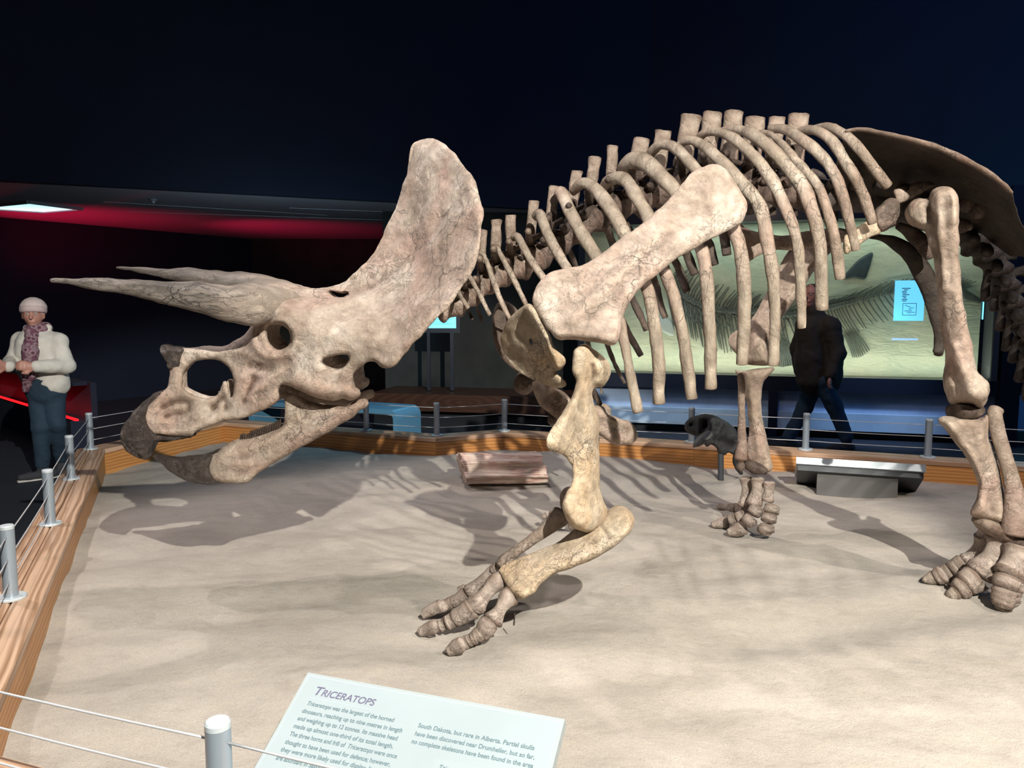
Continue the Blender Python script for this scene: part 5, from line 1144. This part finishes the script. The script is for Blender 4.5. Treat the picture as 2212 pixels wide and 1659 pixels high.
bone('pelvic_process', tube([(2062, 486, 3.7, 14), (2085, 488, 3.7, 12), (2096, 492, 3.7, 6)], seg=12, rough=.005, n=8), 'bone')

# --- near hind leg
fem = [(2014, 411), (2034, 403), (2058, 406), (2070, 425), (2073, 463), (2070, 518), (2076, 558), (2077, 622), (2087, 689), (2099, 749), (2111, 800), (2124, 816), (2136, 829), (2136, 848), (2131, 864), (2118, 880), (2098, 873), (2058, 872), (2043, 853), (2036, 817), (2041, 777), (2034, 717), (2026, 658), (2018, 578), (2008, 525), (1998, 497), (1970, 487), (1956, 463), (1962, 439), (1984, 426), (2004, 427)]
bone('femur', plate(fem, [(1970, 455, 3.50), (2040, 430, 3.36), (2050, 650, 3.36), (2085, 840, 3.40)], [(1975, 455, .08), (2040, 430, .07), (2045, 560, .06), (2055, 700, .055), (2080, 840, .085)], edge=20, step=5, rough=.007, rs=11,
    strokes=[([(2025, 420), (2030, 500), (2040, 620)], 12, .022), ([(2060, 750), (2080, 800), (2100, 850)], 14, .03), ([(2052, 830)], 14, .012), ([(2120, 850)], 11, .012), ([(2058, 425), (2062, 480)], 8, .012), ([(2005, 450), (2010, 520)], 10, -.02)]), 'bone', label='long straight near thigh bone')
bone('knee_cartilage', tube([(2064, 889, 3.42, 16), (2085, 889, 3.42, 16.5), (2106, 888, 3.42, 15)], n=10, seg=18, flat=2.0, rough=.004, rs=25, fs=True, fe=True), 'bone_dark')
tib = [(2025, 907), (2036, 899), (2055, 899), (2116, 903), (2132, 893), (2138, 905), (2136, 935), (2146, 970), (2154, 1000), (2168, 1058), (2176, 1100), (2172, 1130), (2160, 1134), (2136, 1124), (2112, 1118), (2098, 1112), (2100, 1100), (2110, 1074), (2112, 1046), (2101, 1012), (2078, 974), (2049, 937), (2030, 918)]
bone('tibia', plate(tib, [(2080, 905, 3.42), (2140, 1120, 3.42)], [(2040, 910, .05), (2110, 910, .08), (2100, 1000, .06), (2140, 1060, .055), (2140, 1120, .06)], edge=18, step=5, rough=.0045, rs=10, strokes=[([(2050, 915), (2110, 1010), (2125, 1100)], 12, .02), ([(2070, 950), (2085, 960)], 16, -.02), ([(2120, 1050), (2140, 1100)], 14, -.014)]), 'bone', label='near shin bone wide at the knee')
bone('fibula', tube([(2152, 884, 3.40, 13), (2148, 896, 3.38, 13), (2153, 925, 3.37, 12.5), (2168, 978, 3.36, 13), (2186, 1035, 3.35, 14), (2196, 1090, 3.34, 19), (2200, 1135, 3.33, 27), (2200, 1150, 3.33, 28)], seg=18, flat=.7, rough=.004, rs=12, fs=True, fe=True), 'bone')
bone('ankle_bone', tube([(2112, 1124, 3.42, 8), (2135, 1134, 3.42, 15), (2165, 1150, 3.42, 16)], n=10, seg=14, flat=2.2, rough=.005, rs=16, fs=True, fe=True), 'bone')
bone('ankle_bone', tube([(2178, 1158, 3.38, 14), (2200, 1172, 3.36, 22), (2222, 1180, 3.34, 18)], n=10, seg=14, flat=1.2, rough=.006, rs=14), 'bone_dark')
g1, g2, g3 = ga(2040, 1262), ga(2085, 1290), ga(2165, 1318)
segs = [
 ('metatarsal', [(2122, 1150, 3.52, 14), (2128, 1156, 3.52, 18), (2122, 1180, 3.53, 15), (2108, 1205, 3.55, 18), (2098, 1216, 3.56, 22)]),
 ('metatarsal', [(2160, 1160, 3.42, 24), (2156, 1178, 3.42, 20), (2144, 1205, 3.42, 19), (2128, 1228, 3.42, 27), (2120, 1238, 3.42, 26)]),
 ('metatarsal', [(2200, 1186, 3.34, 26), (2196, 1205, 3.33, 22), (2188, 1228, 3.32, 24), (2182, 1240, 3.31, 27)]),
 ('phalanx', [(2082, 1224, 3.56, 22), (2070, 1230, 3.57, 20), (2060, 1236, 3.57, 19)]), ('phalanx', [(2051, 1239, 3.58, 19), (2042, 1243, 3.59, 18)]), ('phalanx', [(2034, 1242, g1 - .02, 17), (2025, 1246, g1 - .01, 15)]),
 ('phalanx', [(2105, 1250, 3.42, 25), (2096, 1256, 3.42, 24), (2088, 1261, 3.42, 23)]), ('phalanx', [(2080, 1270, 3.40, 21), (2072, 1275, 3.40, 18)]), 
 ('phalanx', [(2180, 1258, 3.29, 27), (2176, 1268, 3.28, 25)]), ('phalanx', [(2174, 1279, 3.27, 24), (2173, 1284, 3.27, 23)]), ('phalanx', [(2171, 1292, 3.26, 23), (2170, 1296, 3.26, 22)]), ('phalanx', [(2168, 1303, 3.25, 20), (2167, 1307, 3.25, 17)])]
hf = foot('hind_foot', 'near hind foot with three thick toes sunk in the sand', P(2120, 1230, 3.4), segs)
for pts in ([(2016, 1248, g1, 13), (2004, 1252, g1, 9), (1996, 1253, g1, 5)], [(2062, 1282, g2, 14), (2052, 1286, g2, 9)], [(2166, 1314, g3, 15), (2164, 1318, g3, 12)]):
    bone('hoof_bone', tube(pts, n=8, seg=16, flat=.8, rough=.003), 'sandybone', hf)

# --- far hind leg
ff = [(1752, 500), (1790, 510), (1800, 535), (1764, 578), (1722, 642), (1683, 692), (1668, 720), (1664, 750), (1665, 785), (1640, 790), (1602, 785), (1592, 768), (1575, 742), (1580, 722), (1608, 705), (1622, 690), (1656, 633), (1683, 576), (1710, 532), (1730, 505)]
bone('femur', plate(ff, [(1760, 520, 4.45), (1620, 760, 4.45)], [(1760, 530, .06), (1680, 640, .06), (1625, 745, .09)], edge=16, step=6, rough=.005, rs=10, strokes=[([(1600, 740)], 14, .02), ([(1640, 750)], 14, .03), ([(1620, 700), (1620, 780)], 6, -.02)]), 'bone', label='far thigh bone slanting down behind the ribs')
ft = [(1587, 797), (1600, 800), (1630, 797), (1671, 794), (1668, 804), (1651, 826), (1645, 859), (1647, 903), (1657, 950), (1669, 1004), (1664, 1018), (1650, 1020), (1635, 1012), (1622, 1000), (1615, 978), (1617, 930), (1615, 880), (1608, 845), (1592, 812)]
bone('tibia', plate(ft, 4.42, [(1630, 810, .06), (1628, 880, .045), (1650, 1000, .05)], edge=14, step=5, rough=.0045, rs=12, strokes=[([(1620, 810), (1626, 880), (1640, 980)], 8, .016)]), 'bone', label='far shin bone')
bone('fibula', tube([(1603, 812, 4.38, 9), (1602, 860, 4.38, 7.5), (1603, 930, 4.37, 8), (1603, 965, 4.37, 11), (1600, 990, 4.37, 13)], seg=14, rough=.004, fe=True), 'bone')
bone('ankle_bone', roughen(ball(P(1600, 1008, 4.36), (.026, .03, .028), 16, 10), .004, 25), 'bone_dark')
bone('ankle_bone', tube([(1616, 1002, 4.38, 10), (1632, 1012, 4.38, 13), (1650, 1016, 4.38, 9)], n=8, seg=14, rough=.004), 'bone_dark')
gA, gB, gC, gD = ga(1556, 1102), ga(1550, 1142), ga(1588, 1161), ga(1655, 1166)
segs = [('metatarsal', [(1611, 1034, 4.46, 13), (1614, 1055, 4.46, 10.5), (1610, 1078, 4.46, 11), (1607, 1092, 4.46, 13)]), ('metatarsal', [(1636, 1036, 4.38, 14), (1636, 1055, 4.38, 11), (1632, 1076, 4.38, 14), (1630, 1088, 4.38, 16)]), ('metatarsal', [(1661, 1044, 4.35, 13), (1661, 1060, 4.35, 10.5), (1657, 1080, 4.35, 13)]),
 ('phalanx', [(1611, 1102, 4.5, 13), (1603, 1100, 4.55, 11), (1597, 1098, 4.6, 11)]), ('phalanx', [(1590, 1097, 4.65, 10), (1578, 1096, 4.7, 8.5)]), ('hoof_bone', [(1571, 1096, gA, 8), (1556, 1095, gA, 6), (1549, 1096, gA, 3)]),
 ('phalanx', [(1606, 1115, 4.42, 13), (1594, 1119, 4.43, 12)]), ('phalanx', [(1586, 1121, 4.44, 12), (1577, 1124, 4.45, 12)]), ('hoof_bone', [(1569, 1127, gB, 12), (1552, 1131, gB, 10), (1538, 1133, gB, 5)]),
 ('phalanx', [(1636, 1098, 4.36, 16), (1628, 1110, 4.35, 14)]), ('phalanx', [(1622, 1121, 4.33, 15), (1613, 1130, 4.32, 13)]), ('hoof_bone', [(1605, 1140, gC + .02, 14), (1589, 1147, gC, 13), (1572, 1149, gC, 6)]),
 ('phalanx', [(1668, 1094, 4.34, 15), (1665, 1106, 4.33, 16)]), ('phalanx', [(1662, 1114, 4.31, 15), (1660, 1124, 4.30, 15)]), ('hoof_bone', [(1657, 1136, gD, 15), (1655, 1146, gD, 17), (1655, 1152, gD, 12)])]
foot('hind_foot', 'far hind foot with three upright bones and spread toes', P(1620, 1100, 4.35), segs)
# ------------------------------------------------------------------ visitors
M['skin'] = plain('skin', (0.42, 0.20, 0.15), 0.5, var=0.08, vs=12)
def cloth(name, c, **k): return plain(name, c, 0.85, var=k.get('var', 0.12), vs=9, bumpv=(40, 0.3, 0.006))
def V3(px, py, Y): return P(px, py, Y)
def hand(prims, wrist, dirv, side, curl=0.5):
    d = np.array(dirv, float); d /= np.linalg.norm(d); s = np.array(side, float); s -= d * (s @ d); s /= np.linalg.norm(s); n = np.cross(d, s)
    w = np.array(wrist, float)
    for k, o in enumerate((-.028, -.010, .009, .026)): prims.append((w, w + d * .085 + s * o, .022, .014))
    for k, (o, L) in enumerate(((-.030, .068), (-.010, .076), (.010, .070), (.028, .055))):
        a = w + d * .088 + s * o; b = a + (d * (1 - curl * .4) + n * curl * .6) * L * .5; c = b + (d * (1 - curl) + n * curl) * L * .5
        prims.append((a, b, .0105, .0095)); prims.append((b, c, .0095, .008))
    a = w + d * .03 - s * .03; b = a + d * .035 - s * .03; prims.append((a, b, .014, .011)); prims.append((b, b + d * .03 - s * .004 + n * .01, .011, .009))
def head(prims, c, f, r=1.0):
    """c centre, f facing direction (unit, horizontal)"""
    f = np.array(f, float); f /= np.linalg.norm(f); s = np.array([-f[1], f[0], 0]); u = np.array([0, 0, 1.0]); c = np.array(c, float)
    prims += [('e', c + u * .02 * r, (.078 * r, .088 * r, .10 * r)), (c - u * .035 * r + f * .02 * r, c - u * .075 * r + f * .038 * r, .06 * r, .038 * r), (c + f * .082 * r + u * .012 * r, c + f * .105 * r - u * .018 * r, .009 * r, .014 * r),
              (c + f * .075 * r - u * .05 * r - s * .018 * r, c + f * .075 * r - u * .05 * r + s * .018 * r, .011 * r, .011 * r)]
    for g in (-1, 1):
        prims += [(c + s * g * .078 * r + u * .012 * r, c + s * g * .08 * r - u * .02 * r, .014 * r, .010 * r), (c + f * .074 * r + s * g * .048 * r + u * .036 * r, c + f * .084 * r + s * g * .018 * r + u * .034 * r, .010 * r, .010 * r)]
        prims.append(('-e', c + f * .092 * r + s * g * .032 * r + u * .016 * r, (.016 * r, .016 * r, .010 * r)))
def eyes(c, f, parent, r=1.0):
    f = np.array(f, float); f /= np.linalg.norm(f); s = np.array([-f[1], f[0], 0]); c = np.array(c, float)
    for g in (-1, 1):
        p = c + f * .074 * r + s * g * .032 * r + np.array([0, 0, .016 * r])
        e = obj('eye', ball(p, .013 * r, 12, 8), plain('eye_white', (0.5, 0.46, 0.44), 0.2) if 'ew' not in M else M['ew'], parent)
        obj('pupil', ball(p + f * .009 * r, .006 * r, 10, 6), M['black'], parent)

# man walking to the left in front of the case
YM = 8.08
man = empty('person', (P(1768, 960, YM)[0], YM, 0.0), 'man in a dark brown coat and blue jeans striding before the display case', 'person')
hc = V3(1752, 640, YM); fdir = np.array([-0.75, -0.66, 0])
pr = []; head(pr, hc, fdir, 1.05)
nk_ = V3(1760, 668, YM + .01); sh_n, sh_f = V3(1794, 704, YM - .14), V3(1738, 702, YM + .14); el_n, el_f = V3(1810, 762, YM - .20), V3(1722, 755, YM + .18); wr_n, wr_f = V3(1794, 812, YM - .24), V3(1728, 805, YM + .14)
ch = V3(1768, 712, YM); wa = V3(1768, 775, YM); hp = V3(1768, 822, YM)
hn_, hf_ = V3(1776, 826, YM - .09), V3(1760, 826, YM + .09)
kn_n, kn_f = V3(1803, 880, YM - .10), V3(1738, 880, YM + .10)
an_n, an_f = V3(1829, 944, YM - .10), V3(1704, 944, YM + .08)
pr += [(hc - [0, 0, .06], nk_, .055, .06), (nk_, ch, .06, .13), (ch + [-.07, 0, 0], wa, .12, .12), (ch + [.07, 0, 0], wa, .12, .12), (wa, hp, .13, .14), (sh_n, el_n, .052, .042), (el_n, wr_n, .04, .028), (sh_f, el_f, .052, .042), (el_f, wr_f, .04, .028), (ch, sh_n, .09, .06), (ch, sh_f, .09, .06),
       (hn_, kn_n, .085, .055), (kn_n, an_n, .055, .036), (hf_, kn_f, .085, .055), (kn_f, an_f, .055, .036)]
hand(pr, wr_n, V3(1790, 836, YM - .26) - wr_n, (0.5, 1, 0), .6); hand(pr, wr_f, V3(1722, 828, YM + .1) - wr_f, (0.5, 1, 0), .6)
mb = obj('body', blend_solid(pr, .0085, .02), M['skin'], man)
eyes(hc, fdir, man, 1.05)
u3 = np.array([0, 0, 1.0]); fn = fdir / np.linalg.norm(fdir)
obj('hair', roughen(blend_solid([('e', hc + u3 * .045 - fn * .016, (.088, .094, .085)), (hc - fn * .055 + u3 * .02, hc - fn * .06 - u3 * .03, .05, .04), ('-e', hc + fn * .10 - u3 * .02, (.09, .09, .09)), ('-e', hc - u3 * .09 + fn * .03, (.12, .12, .09))], .008, .01), .004, 60), cloth('black_hair', (0.012, 0.011, 0.012)), man)
coat = [(nk_ + [0, 0, -.03], ch, .085, .16), (ch + [-.08, 0, 0], wa + [-.07, 0, 0], .15, .155), (ch + [.08, 0, 0], wa + [.08, 0, 0], .15, .155), (wa + [-.08, 0, 0], V3(1755, 818, YM), .16, .17), (wa + [.08, 0, 0], V3(1782, 818, YM), .16, .17), (ch, sh_n, .12, .095), (ch, sh_f, .12, .095),
        (sh_n, el_n, .090, .075), (el_n, wr_n + [0, 0, .01], .075, .062), (sh_f, el_f, .090, .075), (el_f, wr_f + [0, 0, .01], .075, .062), (nk_ + [-.02, -.02, -.01], nk_ + [.03, .03, .0], .075, .075)]
obj('coat', roughen(blend_solid(coat, .012, .03), .010, 7), cloth('dark_brown_coat_cloth', (0.030, 0.024, 0.018)), man)
tr = [(V3(1768, 812, YM) + [-.02, 0, 0], V3(1768, 828, YM), .13, .14), (hn_, kn_n, .105, .082), (kn_n, an_n, .08, .066), (hf_, kn_f, .105, .082), (kn_f, an_f, .08, .066)]
obj('jeans', roughen(blend_solid(tr, .012, .025), .008, 9), cloth('dark_blue_denim', (0.018, 0.045, 0.085)), man)
for an, tip in ((an_n, V3(1800, 966, YM - .12)), (an_f, V3(1676, 962, YM + .06))):
    t = tip - an; t[2] = 0; t /= np.linalg.norm(t); g = np.array([an[0], an[1], 0.045])
    obj('shoe', blend_solid([(g - t * .05, g + t * .12, .045, .038), (g + [0, 0, .05], g - t * .02, .05, .05), (g + t * .12, g + t * .19, .04, .03)], .008, .02), cloth('black_leather', (0.02, 0.02, 0.022)), man)

# woman at the left in a cream jacket and beanie
YW = 6.68
wom = empty('person', (P(85, 1000, YW)[0], YW, 0.0), 'woman in a cream jacket, knitted beanie and patterned scarf standing at the left', 'person')
hc = V3(72, 682, YW); fdir = np.array([0.36, -0.93, 0])
pr = []; head(pr, hc, fdir, 0.98)
nk_ = V3(80, 714, YW + .02); sh_r, sh_l = V3(124, 738, YW), V3(46, 736, YW + .04); el_r, el_l = V3(143, 790, YW - .04), V3(24, 782, YW - .06); wr_r, wr_l = V3(78, 792, YW - .26), V3(18, 792, YW - .28)
ch = V3(86, 745, YW); wa = V3(88, 800, YW); hp = V3(98, 838, YW)
hr, hl = V3(112, 842, YW), V3(86, 842, YW); kr, kl = V3(122, 916, YW - .02), V3(88, 922, YW - .06); ar_, al_ = V3(132, 990, YW + .16), V3(92, 1002, YW + .0)
pr += [(hc - [0, 0, .06], nk_, .05, .052), (nk_, ch, .055, .11), (ch + [-.05, 0, 0], wa, .11, .10), (ch + [.05, 0, 0], wa, .11, .10), (wa, hp, .10, .11), (sh_r, el_r, .045, .038), (el_r, wr_r, .036, .025), (sh_l, el_l, .045, .038), (el_l, wr_l, .036, .025), (ch, sh_r, .07, .045), (ch, sh_l, .07, .045),
       (hr, kr, .085, .055), (kr, ar_, .052, .034), (hl, kl, .085, .055), (kl, al_, .052, .034)]
hand(pr, wr_r, V3(54, 790, YW - .32) - wr_r, (0, 0.3, 1), .5); hand(pr, wr_l, V3(2, 788, YW - .34) - wr_l, (0, .3, 1), .5)
obj('body', blend_solid(pr, .0085, .02), M['skin'], wom); eyes(hc, fdir, wom, .98)
fn = fdir / np.linalg.norm(fdir)
obj('beanie', roughen(blend_solid([('e', hc + u3 * .065 - fn * .022, (.102, .108, .095)), (hc - fn * .045 + u3 * .03, hc - fn * .055 - u3 * .035, .072, .055), ('-e', hc + fn * .125 - u3 * .028, (.12, .12, .085))], .008, .014), .002, 50), cloth('cream_knit', (0.55, 0.44, 0.42)), wom)
br = hc + u3 * .048 - fn * .010; aa = np.linspace(0, 2 * math.pi, 60, endpoint=True)
sd_ = np.array([-fn[1], fn[0], 0])
obj('beanie_cuff', sweep(np.array([br + sd_ * .094 * math.cos(t) + fn * .104 * math.sin(t) + u3 * (.012 * math.sin(t)) for t in aa]), .011, .026, (0, 0, 1), 12, False), cloth('pink_cream_knit', (0.50, 0.38, 0.37)), wom)
jk = [(nk_ + [0, 0, -.06], ch, .09, .14), (ch + [-.07, 0, 0], wa + [-.06, 0, 0], .12, .125), (ch + [.06, 0, 0], wa + [.06, 0, 0], .12, .13), (wa + [-.05, 0, 0], V3(86, 828, YW), .13, .13), (wa + [.07, 0, 0], V3(112, 826, YW), .13, .145), (ch + [0, 0, .05], sh_r + [0, 0, .005], .085, .072), (ch + [0, 0, .05], sh_l + [0, 0, .005], .085, .07),
      (sh_r, el_r, .072, .070), (el_r, wr_r, .068, .050), (sh_l, el_l, .068, .062), (el_l, wr_l, .060, .048), (nk_ + [-.06, -.02, -.02], nk_ + [-.085, .0, .02], .035, .03), (nk_ + [.06, -.02, -.02], nk_ + [.10, .0, .03], .035, .03)]
obj('jacket', roughen(blend_solid(jk, .012, .028), .010, 8), cloth('cream_jacket_cloth', (0.60, 0.56, 0.50)), wom)
m, nt, bs = newmat('patterned_scarf_cloth'); vo = nd(nt, 'ShaderNodeTexVoronoi'); vo.inputs['Scale'].default_value = 22; nt.links.new(coord(nt), vo.inputs['Vector'])
nt.links.new(ramp(nt, vo.outputs['Distance'], [(0.2, (0.09, 0.02, 0.04)), (0.45, (0.30, 0.20, 0.22)), (0.7, (0.14, 0.05, 0.08))]), bs.inputs['Base Color']); bs.inputs['Roughness'].default_value = .9; M['scarf'] = m
sf = nk_ + fn * .03
obj('scarf', roughen(blend_solid([(sf + [-.05, 0, .01], sf + [.05, 0, .01], .055, .055), (nk_ + [-.05, .04, .02], nk_ + [.06, .04, .02], .05, .05), (sf + [.0, -.05, -.01], V3(66, 760, YW - .19), .055, .06), (V3(66, 760, YW - .19), V3(62, 812, YW - .17), .06, .055), (V3(62, 812, YW - .17), V3(56, 842, YW - .15), .05, .03)], .009, .02), .008, 16), M['scarf'], wom)
obj('jeans', roughen(blend_solid([(V3(92, 826, YW), V3(94, 842, YW), .14, .145), (V3(108, 826, YW), V3(106, 842, YW), .14, .145), (hr, kr, .10, .075), (kr, ar_, .072, .055), (hl, kl, .10, .075), (kl, al_, .072, .058)], .012, .02), .006, 9), cloth('navy_denim', (0.015, 0.035, 0.06)), wom)
for an, tip in ((al_, V3(52, 1030, YW - .10)), (ar_, V3(112, 1010, YW + .05))):
    t = tip - an; t[2] = 0; t /= np.linalg.norm(t); g = np.array([an[0], an[1], 0.045])
    sh = obj('shoe', blend_solid([(g - t * .04, g + t * .11, .042, .036), (g + [0, 0, .05], g - t * .02, .048, .046), (g + t * .11, g + t * .17, .036, .028)], .008, .02), cloth('dark_sneaker_cloth', (0.03, 0.03, 0.035)), wom)
    gg = g.copy(); gg[2] = .012
    obj('sole', sweep(np.array([gg - t * .085, gg - t * .02, gg + t * .08, gg + t * .19]), [.036, .038, .044, .032], [.012] * 4, (0, 0, 1), 14, True), cloth('white_rubber', (0.5, 0.47, 0.42)), sh)

area('added_man_fill', (2.0, 6.9, 3.2), (3.1, 8.1, 1.4), 15, (1.0, 0.80, 0.70), 0.4, 0.4)  # unseen lamp added to lift the man out of silhouette
